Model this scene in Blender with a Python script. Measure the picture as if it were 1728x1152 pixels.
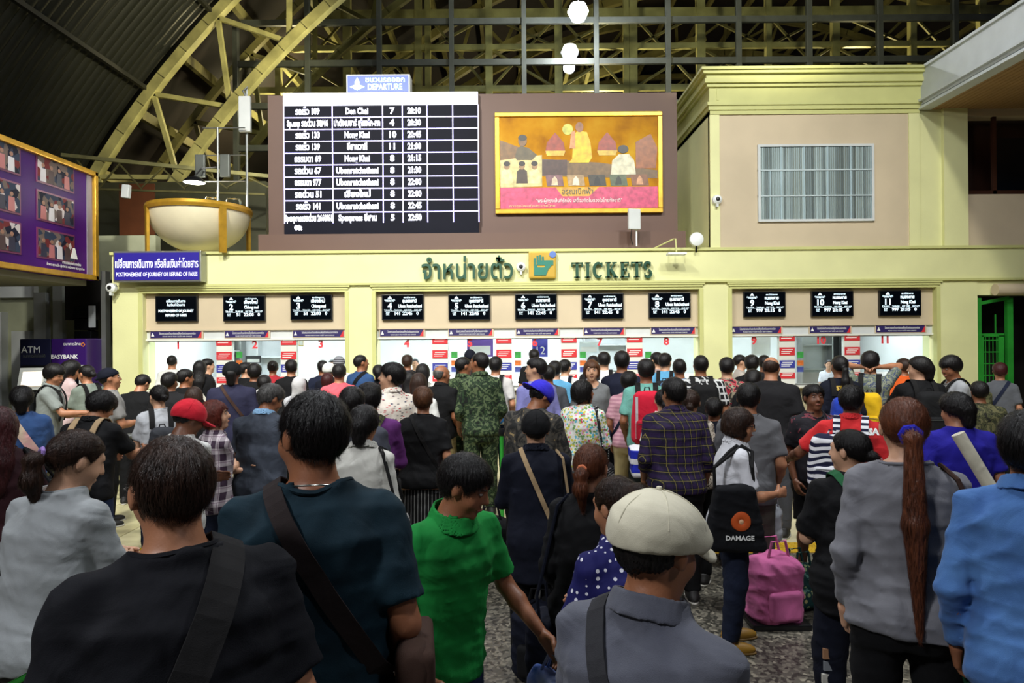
import bpy, bmesh, math, random
import numpy as np
from mathutils import Vector, Matrix, Euler
random.seed(7); np.random.seed(7)
SC = bpy.context.scene
COL = SC.collection
for o in list(bpy.data.objects): bpy.data.objects.remove(o)
PI = math.pi
# ------------------------------------------------------------------ camera, world, lights, exposure
F_PX, CAM_H = 1152.0, 2.0
cam_d = bpy.data.cameras.new('camera'); cam_d.sensor_width = 36.0; cam_d.lens = 24.0
cam_d.shift_y = -8.0/1728.0
cam = bpy.data.objects.new('camera', cam_d); COL.objects.link(cam)
cam.location = (0, 0, CAM_H)
cam.matrix_world = Matrix.Translation((0, 0, CAM_H)) @ Matrix.Rotation(PI/2, 4, 'X') @ Matrix.Rotation(-0.008, 4, 'Z')
cam_d.clip_start = 0.05; cam_d.clip_end = 300
cam_d.dof.use_dof = False
SC.camera = cam
w = bpy.data.worlds.new('night'); SC.world = w; w.use_nodes = True
w.node_tree.nodes['Background'].inputs[0].default_value = (0.55, 0.65, 1.0, 1)
w.node_tree.nodes['Background'].inputs[1].default_value = 0.012
SC.view_settings.view_transform = 'Standard'; SC.view_settings.look = 'None'
SC.view_settings.gamma = 1.0; SC.view_settings.use_curve_mapping = False
SC.view_settings.exposure = 0.0
def light(kind, name, loc, power, color=(1, 1, 1), target=None, size=0.3, spot=60, blend=0.6, size_y=None, shape='DISK'):
    d = bpy.data.lights.new(name, kind); d.energy = power; d.color = color
    if kind == 'AREA':
        d.shape = 'RECTANGLE' if size_y else shape; d.size = size
        if size_y: d.size_y = size_y
    else: d.shadow_soft_size = size
    if kind == 'SPOT': d.spot_size = math.radians(spot); d.spot_blend = blend
    o = bpy.data.objects.new(name, d); COL.objects.link(o); o.location = loc
    if target is not None:
        o.rotation_euler = (Vector(target)-Vector(loc)).to_track_quat('-Z', 'Y').to_euler()
    return o
WARM = (1.0, 0.93, 0.72)
light('SPOT', 'hall_flood_light', (-5.0, 1.5, 10.5), 6400, (0.98, 0.97, 0.86), (-3.5, 12.8, 2.6), 0.30, 62, .7)
light('SPOT', 'hall_flood_light', (5.5, 0.5, 10.5), 2300, (0.98, 0.97, 0.84), (4.0, 12.8, 3.4), 0.30, 62, .7)
light('SPOT', 'hall_flood_light', (0.5, -1.0, 11.5), 3400, (0.98, 0.97, 0.88), (0.0, 12.0, 3.0), 0.4, 66, .7)
light('AREA', 'people_side_light', (-5.0, -2.0, 7.5), 470, (.95, .97, 1.0), (0.5, 4.0, 1.2), 1.0)
light('AREA', 'people_side_light', (5.0, -2.5, 8.0), 130, (.92, .95, 1.0), (1.0, 5.0, 1.2), 1.0)  # added fill from the right, brightens the backs of the near people
light('AREA', 'hall_high_bay_light', (-2.5, 5.5, 9.0), 360, (0.93, 0.97, 1.0), (-2.5, 6.5, 0), 1.2)
light('AREA', 'hall_high_bay_light', (4.0, 5.0, 9.0), 380, (0.93, 0.97, 1.0), (4.0, 5.5, 0), 1.2)
light('AREA', 'hall_high_bay_light', (0.5, 1.0, 9.0), 60, (0.88, 0.93, 1.0), (0.5, 1.5, 0), 1.5)
# lamps among the roof steel beyond the screen
light('POINT', 'train_shed_lamp', (-8.0, 26.0, 10.5), 700, (1.0, 0.86, 0.48), size=.3)
light('POINT', 'train_shed_lamp', (3.5, 27.0, 9.5), 900, (1.0, 0.86, 0.48), size=.3)
light('POINT', 'train_shed_lamp', (14.0, 28.0, 11.0), 900, (1.0, 0.84, 0.42), size=.3)
light('POINT', 'train_shed_lamp', (2.0, 40.0, 12.0), 900, (1.0, 0.80, 0.45), size=.4)
light('SPOT', 'arch_fill_spot', (-1.5, 15.5, 8.0), 2600, (1.0, 0.92, 0.55), (-8.5, 20.0, 9.8), 0.3, 60, .8)  # added spot without a fixture, brightens the front roof arch
light('SPOT', 'lattice_fill_spot', (5.0, 9.0, 8.2), 3400, (1.0, 0.93, 0.6), (5.0, 25.0, 12.5), 0.3, 80, .8)  # added spot without a fixture, brightens the mullions and lattice posts

# ------------------------------------------------------------------ materials
MATS = {}
def nt(name):
    m = bpy.data.materials.new(name); m.use_nodes = True
    n = m.node_tree.nodes; l = m.node_tree.links
    return m, n, l, n['Principled BSDF']
def srgb(c):
    def f(v):
        v = v/255.0
        return v/12.92 if v <= 0.04045 else ((v+0.055)/1.055)**2.4
    return (f(c[0]), f(c[1]), f(c[2]), 1)
def coords(n, l, scale=(1, 1, 1), rot=(0, 0, 0), loc=(0, 0, 0)):
    t = n.new('ShaderNodeTexCoord'); mp = n.new('ShaderNodeMapping')
    l.new(t.outputs['Object'], mp.inputs['Vector'])
    mp.inputs['Scale'].default_value = scale; mp.inputs['Rotation'].default_value = rot; mp.inputs['Location'].default_value = loc
    return mp.outputs[0]
def noise(n, l, vec, scale, detail=3, rough=.5, dist=0):
    t = n.new('ShaderNodeTexNoise'); l.new(vec, t.inputs['Vector'])
    t.inputs['Scale'].default_value = scale; t.inputs['Detail'].default_value = detail
    t.inputs['Roughness'].default_value = rough; t.inputs['Distortion'].default_value = dist
    return t.outputs['Fac']
def ramp(n, l, fac, stops, interp='LINEAR'):
    r = n.new('ShaderNodeValToRGB'); l.new(fac, r.inputs[0]); r.color_ramp.interpolation = interp
    e = r.color_ramp.elements
    while len(e) < len(stops): e.new(0.5)
    for i, (p, c) in enumerate(stops):
        e[i].position = p; e[i].color = c if len(c) == 4 else (*c, 1)
    return r.outputs[0]
def mixc(n, l, fac, a, b, mode='MIX'):
    m = n.new('ShaderNodeMix'); m.data_type = 'RGBA'; m.blend_type = mode
    for sock, v in ((m.inputs[0], fac), (m.inputs[6], a), (m.inputs[7], b)):
        if isinstance(v, (int, float, tuple)): sock.default_value = v
        else: l.new(v, sock)
    return m.outputs[2]
def bump(n, l, h, strength, dist, bs):
    b = n.new('ShaderNodeBump'); b.inputs['Strength'].default_value = strength; b.inputs['Distance'].default_value = dist
    l.new(h, b.inputs['Height']); l.new(b.outputs[0], bs.inputs['Normal'])
def mathn(n, l, op, a, b=None, c=None):
    m = n.new('ShaderNodeMath'); m.operation = op
    for i, v in enumerate((a, b, c)):
        if v is None: continue
        if isinstance(v, (int, float)): m.inputs[i].default_value = v
        else: l.new(v, m.inputs[i])
    return m.outputs[0]
def plain(name, col, rough=.6, metal=0, var=.08, vs=3.0, bmp=0, bs_=60, emit=None, spec=.5):
    key = ('plain', name)
    if key in MATS: return MATS[key]
    m, n, l, b = nt(name); c = srgb(col)
    b.inputs['Roughness'].default_value = rough; b.inputs['Metallic'].default_value = metal
    b.inputs['Specular IOR Level'].default_value = spec
    v = coords(n, l)
    if var:
        f = noise(n, l, v, vs, 4)
        d = tuple(x*(1-var*1.6) for x in c[:3])+(1,); e = tuple(min(1, x*(1+var)) for x in c[:3])+(1,)
        l.new(ramp(n, l, f, [(.3, d), (.7, e)]), b.inputs['Base Color'])
    else: b.inputs['Base Color'].default_value = c
    if bmp: bump(n, l, noise(n, l, v, bs_, 3), bmp, .01, b)
    if emit:
        b.inputs['Emission Color'].default_value = srgb(emit[0]); b.inputs['Emission Strength'].default_value = emit[1]
    MATS[key] = m; return m
M_cream = plain('cream_painted_plaster', (224, 223, 166), .62, 0, .05, 1.3, .12, 40)
M_trimy = plain('yellow_cream_moulding_paint', (200, 200, 132), .55, 0, .04)
M_tan = plain('tan_painted_panel', (203, 186, 158), .65, 0, .05, 1.2)
M_brown = plain('brown_painted_board', (98, 72, 62), .55, 0, .06, .8)
M_white = plain('white_wall_paint', (236, 240, 240), .6, 0, .03)
M_grey = plain('light_grey_paint', (205, 208, 208), .6, 0, .05)
M_black = plain('black_plastic', (14, 14, 16), .35, 0, 0)
M_steel = plain('brushed_steel', (150, 152, 150), .35, .8, .06)
M_mull = plain('grey_painted_steel', (88, 92, 88), .45, .3, .12)
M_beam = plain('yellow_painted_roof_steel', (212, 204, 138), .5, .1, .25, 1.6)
M_beamd = plain('dim_yellow_roof_steel', (140, 132, 80), .6, .1, .3, 1.2)  # dimmer copy of the roof steel, the weaker light put into its colour
M_gold = plain('gold_painted_frame', (205, 158, 52), .35, .55, .12, 6)
M_green = plain('green_painted_metal', (44, 150, 50), .45, .1, .15)
M_dgreen = plain('dark_green_letter_paint', (22, 74, 52), .5, 0, .05)
M_red = plain('red_notice_print', (205, 44, 52), .5, 0, .04)
M_blue = plain('blue_notice_print', (52, 58, 150), .5, 0, .04)
M_navy = plain('purple_navy_print', (44, 34, 92), .45, 0, .05)
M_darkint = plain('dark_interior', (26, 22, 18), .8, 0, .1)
M_whitetxt = plain('white_print', (238, 238, 235), .5, 0, 0)
M_stone = plain('counter_stone', (178, 168, 140), .35, 0, .16, 9)
M_ledw = plain('led_white', (225, 228, 255), .4, 0, 0, emit=((235, 235, 255), 2.6))
M_ledl = plain('led_line', (190, 180, 255), .4, 0, 0, emit=((196, 190, 255), 1.0))
M_ledk = plain('led_black', (14, 15, 22), .6, 0, .15, 2, emit=((20, 20, 44), .4), spec=.12)
M_tvtxt = plain('screen_text', (225, 240, 250), .4, 0, 0, emit=((215, 238, 250), 1.5))
M_tvk = plain('screen_glass', (5, 8, 14), .12, 0, 0)
M_num = plain('red_window_number', (225, 60, 70), .5, 0, 0)
M_tube = plain('fluorescent_tube', (255, 255, 255), .5, 0, 0, emit=((240, 248, 255), 9))
M_lamp = plain('lamp_glow', (255, 255, 255), .5, 0, 0, emit=((240, 248, 255), 60))
M_lampw = plain('lamp_lens_glow', (255, 255, 255), .5, 0, 0, emit=((250, 250, 225), 5))
def glass(name, tint=(.9, .95, .97, 1), refl=.5):
    m = bpy.data.materials.new(name); m.use_nodes = True
    n = m.node_tree.nodes; l = m.node_tree.links; n.remove(n['Principled BSDF'])
    o = n['Material Output']; t = n.new('ShaderNodeBsdfTransparent'); g = n.new('ShaderNodeBsdfGlossy')
    t.inputs[0].default_value = tint; g.inputs['Roughness'].default_value = .02
    fr = n.new('ShaderNodeFresnel'); fr.inputs[0].default_value = 1.45
    mx = n.new('ShaderNodeMixShader'); l.new(mathn(n, l, 'MULTIPLY', fr.outputs[0], refl), mx.inputs[0])
    l.new(t.outputs[0], mx.inputs[1]); l.new(g.outputs[0], mx.inputs[2]); l.new(mx.outputs[0], o.inputs[0])
    return m
M_glass = glass('clear_pane_glass'); M_glassd = glass('dusty_screen_glass', (.78, .8, .8, 1), .6)
def terrazzo():
    m, n, l, b = nt('grey_terrazzo_floor'); v = coords(n, l)
    vo = n.new('ShaderNodeTexVoronoi'); l.new(v, vo.inputs['Vector']); vo.inputs['Scale'].default_value = 46
    c = ramp(n, l, vo.outputs['Color'], [(0, srgb((58, 56, 50))), (.35, srgb((96, 92, 82))), (.6, srgb((128, 122, 108))), (.85, srgb((160, 152, 134))), (1, srgb((74, 62, 52)))], 'CONSTANT')
    vo2 = n.new('ShaderNodeTexVoronoi'); l.new(v, vo2.inputs['Vector']); vo2.inputs['Scale'].default_value = 46; vo2.feature = 'DISTANCE_TO_EDGE'
    f = ramp(n, l, vo2.outputs['Distance'], [(.0, (0, 0, 0)), (.06, (1, 1, 1))])
    c = mixc(n, l, f, srgb((92, 88, 78)), c)
    big = ramp(n, l, noise(n, l, v, .7, 5), [(.3, (.72, .72, .72)), (.7, (1, 1, 1))])
    l.new(mixc(n, l, 1.0, c, big, 'MULTIPLY'), b.inputs['Base Color']); b.inputs['Roughness'].default_value = .33
    return m
M_terr = terrazzo()
def tilemat():
    m, n, l, b = nt('cream_floor_tile'); v = coords(n, l)
    g = n.new('ShaderNodeNewGeometry')
    oi = n.new('ShaderNodeObjectInfo')
    c = ramp(n, l, oi.outputs['Random'], [(0, srgb((196, 184, 138))), (.5, srgb((212, 202, 158))), (1, srgb((224, 214, 172)))])
    d = ramp(n, l, noise(n, l, v, 3, 5), [(.3, (.8, .8, .8)), (.65, (1, 1, 1))])
    l.new(mixc(n, l, 1.0, c, d, 'MULTIPLY'), b.inputs['Base Color']); b.inputs['Roughness'].default_value = .28
    return m
M_tile = tilemat(); M_tact = plain('yellow_tactile_tile', (214, 170, 30), .55, 0, .15, 5)
def roofmat():
    m, n, l, b = nt('dark_corrugated_roof_sheet'); v = coords(n, l)
    l.new(ramp(n, l, noise(n, l, v, .5, 5), [(.3, srgb((24, 26, 22))), (.7, srgb((40, 41, 34)))]), b.inputs['Base Color'])
    b.inputs['Roughness'].default_value = .5; b.inputs['Metallic'].default_value = .2
    return m
M_roof = roofmat(); M_roofb = plain('brown_roof_boarding', (34, 26, 22), .8, 0, .2, .6)

# ------------------------------------------------------------------ mesh helpers
class MB:
    def __init__(s): s.v = []; s.f = []
    def add(s, vs, fs):
        b = len(s.v); s.v += [tuple(p) for p in vs]; s.f += [tuple(i+b for i in f) for f in fs]; return s
    def box(s, x0, x1, y0, y1, z0, z1, bev=0):
        if bev:
            return s.chamfer(x0, x1, y0, y1, z0, z1, bev)
        return s.add([(x, y, z) for z in (z0, z1) for y in (y0, y1) for x in (x0, x1)],
                     [(0, 2, 3, 1), (4, 5, 7, 6), (0, 1, 5, 4), (2, 6, 7, 3), (0, 4, 6, 2), (1, 3, 7, 5)])
    def chamfer(s, x0, x1, y0, y1, z0, z1, b):
        bm = bmesh.new(); bmesh.ops.create_cube(bm, size=1)
        for v in bm.verts: v.co = Vector(((x0+x1)/2+v.co.x*(x1-x0), (y0+y1)/2+v.co.y*(y1-y0), (z0+z1)/2+v.co.z*(z1-z0)))
        bmesh.ops.bevel(bm, geom=bm.edges[:], offset=b, segments=2, profile=.6, affect='EDGES')
        bm.verts.index_update(); s.add([v.co[:] for v in bm.verts], [[v.index for v in f.verts] for f in bm.faces]); bm.free(); return s
    def bar(s, p, q, w, d=None, up=(0, 0, 1)):
        d = d or w; p = Vector(p); q = Vector(q); a = (q-p).normalized(); u = Vector(up)
        if abs(a.dot(u)) > .98: u = Vector((0, 1, 0))
        r = a.cross(u).normalized()*w/2; u2 = r.cross(a).normalized()*d/2
        return s.add([p-r-u2, p+r-u2, p+r+u2, p-r+u2, q-r-u2, q+r-u2, q+r+u2, q-r+u2],
                     [(3, 2, 1, 0), (4, 5, 6, 7), (0, 1, 5, 4), (1, 2, 6, 5), (2, 3, 7, 6), (3, 0, 4, 7)])
    def tube(s, pts, r, seg=8, caps=True):
        pts = [Vector(p) for p in pts]; n = len(pts); rr = r if isinstance(r, (list, tuple)) else [r]*n
        base = []; ref = Vector((0, 0, 1))
        for i, p in enumerate(pts):
            t = (pts[min(i+1, n-1)]-pts[max(i-1, 0)]).normalized()
            if abs(t.dot(ref)) > .95: ref = Vector((1, 0.1, 0))
            a = t.cross(ref).normalized(); b = a.cross(t).normalized(); ref = b if abs(b.dot(t)) < .5 else ref
            base += [p+(a*math.cos(2*PI*k/seg)+b*math.sin(2*PI*k/seg))*rr[i] for k in range(seg)]
        fs = [(i*seg+k, i*seg+(k+1) % seg, (i+1)*seg+(k+1) % seg, (i+1)*seg+k) for i in range(n-1) for k in range(seg)]
        if caps: fs += [tuple(range(seg))[::-1], tuple((n-1)*seg+k for k in range(seg))]
        return s.add(base, fs)
    def lathe(s, prof, c=(0, 0, 0), seg=32, axis='z', squash=1):
        vs = []; n = len(prof)
        for r, h in prof:
            for k in range(seg):
                a = 2*PI*k/seg; x, y = r*math.cos(a), r*math.sin(a)*squash
                vs.append({'z': (c[0]+x, c[1]+y, c[2]+h), 'y': (c[0]+x, c[1]+h, c[2]+y), 'x': (c[0]+h, c[1]+x, c[2]+y)}[axis])
        return s.add(vs, [(i*seg+k, i*seg+(k+1) % seg, (i+1)*seg+(k+1) % seg, (i+1)*seg+k) for i in range(n-1) for k in range(seg)])
    def plate(s, pts, y0, y1):   # polygon in XZ extruded along Y
        n = len(pts)
        return s.add([(x, y0, z) for x, z in pts]+[(x, y1, z) for x, z in pts],
                     [tuple(range(n)), tuple(range(n, 2*n))[::-1]]+[(i, i+n, (i+1) % n+n, (i+1) % n) for i in range(n)])
    def build(s, name, mat, parent=None, smooth=False, kind=None, loc=None):
        me = bpy.data.meshes.new(name); me.from_pydata(s.v, [], s.f); me.update()
        bm = bmesh.new(); bm.from_mesh(me); bmesh.ops.recalc_face_normals(bm, faces=bm.faces[:]); bm.to_mesh(me); bm.free()
        if smooth:
            me.polygons.foreach_set('use_smooth', [True]*len(me.polygons))
            try: me.set_sharp_from_angle(angle=math.radians(35))
            except Exception: pass
        if mat: me.materials.append(mat)
        o = bpy.data.objects.new(name, me); COL.objects.link(o)
        if parent: o.parent = parent
        if loc: o.location = loc
        if kind: o['kind'] = kind
        return o
def tag(o, label, cat, group=None, kind=None):
    o['label'] = label; o['category'] = cat
    if group: o['group'] = group
    if kind: o['kind'] = kind
    return o
def empty(name, loc=(0, 0, 0), rz=0, label=None, cat=None, group=None):
    o = bpy.data.objects.new(name, None); COL.objects.link(o); o.location = loc; o.rotation_euler = (0, 0, rz); o.empty_display_size = .2
    if label: tag(o, label, cat, group)
    return o
def text(name, s, size, loc, mat, parent=None, ext=.002, align='CENTER', width=None, bold=0, rot=(PI/2, 0, 0)):
    c = bpy.data.curves.new(name, 'FONT'); c.body = s; c.size = size; c.extrude = ext; c.align_x = align; c.align_y = 'CENTER'
    c.offset = bold; c.resolution_u = 2
    t = bpy.data.objects.new(name, c); COL.objects.link(t)
    dg = bpy.context.evaluated_depsgraph_get(); me = bpy.data.meshes.new_from_object(t.evaluated_get(dg))
    bpy.data.objects.remove(t); bpy.data.curves.remove(c)
    n = len(me.vertices)
    if n and width:
        co = np.empty(n*3, 'f'); me.vertices.foreach_get('co', co); co = co.reshape(-1, 3)
        wd = co[:, 0].max()-co[:, 0].min(); k = width/max(wd, 1e-4)
        cx = (co[:, 0].max()+co[:, 0].min())/2
        co[:, 0] = (co[:, 0]-cx)*k; me.vertices.foreach_set('co', co.ravel()); me.update()
    me.materials.clear(); me.materials.append(mat)
    o = bpy.data.objects.new(name, me); COL.objects.link(o); o.location = loc; o.rotation_euler = rot
    if parent: o.parent = parent
    return o
def copyo(o, loc=None, parent=None):
    c = o.copy(); COL.objects.link(c)
    if loc is not None: c.location = loc
    if parent is not None: c.parent = parent
    return c
def fx(px, Y=12.8): return (px-864)*Y/F_PX
def fz(py, px=864, Y=12.8): return 2.0+(568-(py+.008*(px-864)))*Y/F_PX

def pmat(name, f):
    m, n, l, b = nt(name); b.inputs['Roughness'].default_value = .6; b.inputs['Specular IOR Level'].default_value = .2; f(n, l, b); return m
# ------------------------------------------------------------------ floor
MB().box(-14, 16, -3, 6.25, -.2, 0).build('floor', M_terr, kind='structure')
bed = MB().box(-14, 16, 6.25, 19, -.2, -.012).build('floor', plain('grey_floor_joint', (120, 112, 90), .7), kind='structure')
t0 = MB().box(-.395, .395, -.395, .395, -.012, .0, .004).build('tile', M_tile, bed, loc=(0, 0, 0))
first = True
for j in range(8):
    for i in range(22):
        p = (-8.4+.8*i, 6.98+.8*j, 0)
        if first: t0.location = p; first = False
        else: copyo(t0, p)
mt = MB().box(-.148, .148, -.148, .148, 0, .006, .003)
for a in range(5):
    for b in range(5): mt.lathe([(.021, .005), (.017, .011), (.001, .012)], (-.116+.058*a, -.116+.058*b, 0), 6)
tk = MB().box(-13.9, 15.9, 6.25, 6.56, -.012, -.002).build('floor', plain('yellow_strip_bedding', (150, 120, 40), .7), kind='structure')
t1 = mt.build('tactile_tile', M_tact, tk, loc=(-8.4, 6.41, -.002))
for i in range(1, 57): copyo(t1, (-8.4+.3*i, 6.41, -.002))

# ------------------------------------------------------------------ ticket hall facade
FY = 12.8
piers = [(190, 241), (583, 634), (1181, 1235), (1581, 1650)]
w_ = MB()
w_.box(fx(190), fx(1760)+2, FY, FY+.3, fz(478), fz(421.5))
for a, b in piers: w_.box(fx(a), fx(b), FY, FY+.45, 0, fz(478))
w_.box(fx(190), 12, FY+.3, 16.6, 3.45, 3.60)
w_.box(fx(1650), 13, FY+.02, FY+.4, fz(504), fz(478))
wf = w_.build('wall_back', M_cream, kind='structure')
tr = MB()
for (a, b) in ((240, 583), (634, 1181), (1235, 1581)):
    xa, xb = fx(a)-.03, fx(b)+.03
    tr.box(xa-.06, xb+.06, FY-.05, FY+.1, fz(482), fz(478)); tr.box(xa-.03, xb+.03, FY-.03, FY+.1, fz(486), fz(482)); tr.box(xa, xb, FY-.01, FY+.1, fz(490), fz(486))
    for x in (xa, xb): tr.box(x-.035, x+.035, FY-.015, FY+.1, 0, fz(489))
tr.box(fx(188), 12, FY-.045, FY+.1, fz(425), fz(420.5)); tr.box(fx(342), 12, FY-.06, FY+.02, fz(479), fz(475.5))
tr.build('trim_1', M_trimy, kind='structure')
bays = [(240, 373, 483, 583), (634, 741, 850, 961, 1073, 1181), (1235, 1333, 1444, 1581)]
allb = []
pan = MB(); low = MB(); top = MB(); frm = MB()
for bb in bays:
    xa, xb = fx(bb[0]), fx(bb[-1])
    pan.box(xa, xb, FY+.13, FY+.3, fz(551), fz(488)); pan.box(xa, xb, FY+.10, FY+.3, fz(553.5), fz(550))
    low.box(xa, xb, FY+.15, FY+.3, fz(568), fz(553.5))
    frm.box(xa, xb, FY+.10, FY+.3, fz(570.5), fz(567.5))
    for k in range(len(bb)-1): allb.append((bb[k], bb[k+1]))
    for k in bb[1:-1]: frm.box(fx(k)-.15, fx(k)+.15, FY+.14, FY+.24, 1.05, fz(569))
pan.build('trim_2', M_tan, kind='structure'); low.build('trim_3', M_grey, kind='structure'); frm.build('trim_4', plain('white_window_frame', (222, 222, 214), .5, 0, .03), kind='structure')
# counters: a thing per opening, each faced with stone slabs
slab = MB().box(-.296, .296, -.012, .012, -.235, .235, .006)
slab_me = None
for i, bb in enumerate(bays):
    xa, xb = fx(bb[0]), fx(bb[-1])
    nm = ['left of the first cream pillar', 'between the two middle cream pillars', 'on the right beside the green gate'][i]
    c = empty('ticket_counter', ((xa+xb)/2, FY, 0), 0, 'stone-faced ticket counter under the windows '+nm, 'counter', 'ticket counters')
    L = xb-xa
    MB().box(-L/2, L/2, .0, .35, 0, 1.0).build('core', M_stone, c)
    MB().box(-L/2, L/2, -.14, .55, 1.0, 1.04, .01).build('countertop', plain('pale_stone_worktop', (214, 210, 198), .25, 0, .06, 12), c)
    k = int(L/.6)
    for q in range(k):
        for r in range(2):
            if slab_me is None: s0 = slab.build('slab', M_stone, c, loc=(-L/2+(q+.5)*L/k, -.012, .25+.48*r)); slab_me = s0
            else: copyo(slab_me, (-L/2+(q+.5)*L/k, -.012, .25+.48*r), c)
# windows with panes
for i, (a, b) in enumerate(allb):
    xa, xb = fx(a)+(.15 if a not in (240, 634, 1235) else .03), fx(b)-(.15 if b not in (583, 1181, 1581) else .03)
    wn = MB().box(xa, xb, FY+.15, FY+.23, 1.04, 1.07).box(xa, xb, FY+.15, FY+.23, fz(572), fz(568.5)).build('window_%d' % (i+1), M_steel, kind='structure')
    MB().box(xa, xb, FY+.185, FY+.193, 1.28, fz(571)).build('pane', M_glass, wn)
    cx = fx([293, 424, 537, 684, 792, 903, 1014, 1128, 1278, 1392, 1502][i])
    text('window_number', str(i+1), .2, (cx, FY+.175, fz(578.5)), M_num, wn, .002, bold=.008)
# ticket office interior
it = MB(); it.box(-7.1, 8.3, 16.4, 16.6, 0, 3.4); it.box(-7.2, -7.0, 13.1, 16.4, 0, 3.4); it.box(8.25, 8.4, 13.1, 16.4, 0, 3.4)
it.build('wall_office', M_white, kind='structure'); MB().box(-7.1, 8.3, 13.2, 16.4, 2.75, 2.85).build('ceiling_office', M_white, kind='structure')
for i in range(7):
    x = -5.9+2.05*i
    t = empty('ceiling_light', (x, 14.6, 2.7), 0, 'white fluorescent ceiling light in the ticket office above window %s' % ['one', 'two', 'four', 'five', 'seven', 'nine', 'eleven'][i], 'lamp', 'ticket office lights')
    MB().box(-.6, .6, -.15, .15, -.02, .05).build('housing', M_white, t); 
    for s_ in (-.07, .07): MB().tube([(-.58, s_, -.045), (.58, s_, -.045)], .02).build('tube', M_tube, t)
light('AREA', 'ticket_office_light', (-5.0, 14.3, 2.66), 150, (.93, .98, 1), (-5.0, 14.5, 0), 3.6, size_y=.8)
light('AREA', 'ticket_office_light', (.4, 14.3, 2.66), 260, (.93, .98, 1), (.4, 14.5, 0), 5.4, size_y=.8)
light('AREA', 'ticket_office_light', (6.0, 14.3, 2.66), 110, (.93, .98, 1), (6.0, 14.5, 0), 3.6, size_y=.8)
# shelves and cabinets at the office's back wall
for k, (a, b, z0, z1, m) in enumerate([(392, 410, 1.2, 2.3, M_steel), (438, 478, 1.0, 2.1, M_grey), (1350, 1400, 1.0, 2.35, M_steel), (1412, 1434, 1.0, 2.4, M_black), (1470, 1560, 1.3, 2.5, M_grey), (985, 1060, 1.0, 2.4, M_grey)]):
    c = empty('office_shelf', (fx((a+b)/2, 16.2), 16.2, 0), 0, 'metal office shelf unit behind ticket window %s' % ['two, left one', 'two, right one', 'ten, pale one', 'ten, dark one', 'eleven', 'seven'][k], 'shelf', 'office shelves')
    wd = fx(b, 16.2)-fx(a, 16.2)
    MB().box(-wd/2, wd/2, .12, .16, 0, z1).build('back_panel', m, c)
    for x in (-wd/2, wd/2): MB().box(x-.015, x+.015, -.15, .15, 0, z1).build('side_panel', m, c)
    for q in range(5): MB().box(-wd/2, wd/2, -.15, .15, z1*q/4.1+.02, z1*q/4.1+.05).build('shelf', m, c)
# posters and notices behind the panes
for k, (a, b, y0, y1, c1, nm) in enumerate([(788, 832, 568, 602, (120, 90, 180), 'purple calendar poster'), (898, 924, 568, 602, (90, 90, 190), 'blue calendar poster with a large number'), (977, 1010, 576, 596, (235, 245, 250), 'white paper notice'), (504, 512, 568, 584, (222, 190, 60), 'yellow notice strip'), (1268, 1300, 566, 600, (240, 240, 240), 'white notice with a yellow label'), (414, 440, 600, 612, (60, 60, 64), 'dark monitor back')]):
    o = empty('poster', (fx((a+b)/2, 13.5), 13.5, fz((y0+y1)/2, (a+b)/2, 13.5)), 0, nm+' behind the ticket window glass', 'poster', 'notices behind the glass')
    wd = fx(b, 13.5)-fx(a, 13.5); hh = (y1-y0)*13.5/F_PX
    MB().box(-wd/2, wd/2, 0, .01, -hh/2, hh/2).build('sheet', plain('poster_%d' % k, c1, .5), o)
    MB().box(-wd*.4, wd*.4, -.004, 0, -hh*.4, hh*.05).build('printed_panel', M_whitetxt if k != 1 else plain('calendar_blue', (60, 60, 170), .5), o)
    if k == 1: text('lettering', '12', .22, (0, -.008, -.08), M_whitetxt, o)
# red and blue notices on the columns between the windows
for ci, k in enumerate((373, 483, 741, 850, 961, 1073, 1333, 1444)):
    for q, (y0, y1, m, nm) in enumerate(((569.5, 579, M_red, 'dark red'), (590, 603.5, M_red, 'bright red'), (612, 625, M_blue, 'blue'), (633, 643, M_red, 'lowest red'))):
        yy = -.008*(k-864)
        o = MB().box(-.145, .145, -.008, 0, -(y1-y0)/180, (y1-y0)/180).build('notice_plate', m, loc=(fx(k), FY+.135, fz((y0+y1)/2)))
        tag(o, '%s notice on the column right of ticket window %s' % (nm, ['one', 'two', 'four', 'five', 'six', 'seven', 'nine', 'ten'][ci]), 'notice', 'notices between the ticket windows')
        for r in range(3 if y1-y0 > 10 else 2):
            MB().box(-.115+.02*(r == 0), .11-.03*r, -.011, -.008, .035-.035*r-.006, .035-.035*r+.006).build('lettering', M_whitetxt, o)
# small stickers on the panes beside the notice columns
for ci, k in enumerate((373, 741, 850, 961, 1073, 1333)):
    for q, (py, col, nm) in enumerate(((599, (60, 150, 70), 'green round'), (613, (206, 110, 50), 'orange and red card'), (624, (70, 80, 150), 'blue card'))):
        o = MB().box(-.06, .06, 0, .003, -.05 if q else -.06, .05 if q else .06).build('sticker', plain('sticker_%d' % q, col, .4, 0, .2, 14), loc=(fx(k+24), FY+.178, fz(py, k)))
        tag(o, '%s sticker on the glass of ticket window %s' % (nm, ['two', 'five', 'six', 'seven', 'eight', 'ten'][ci]), 'sticker', 'stickers on the panes')
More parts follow.
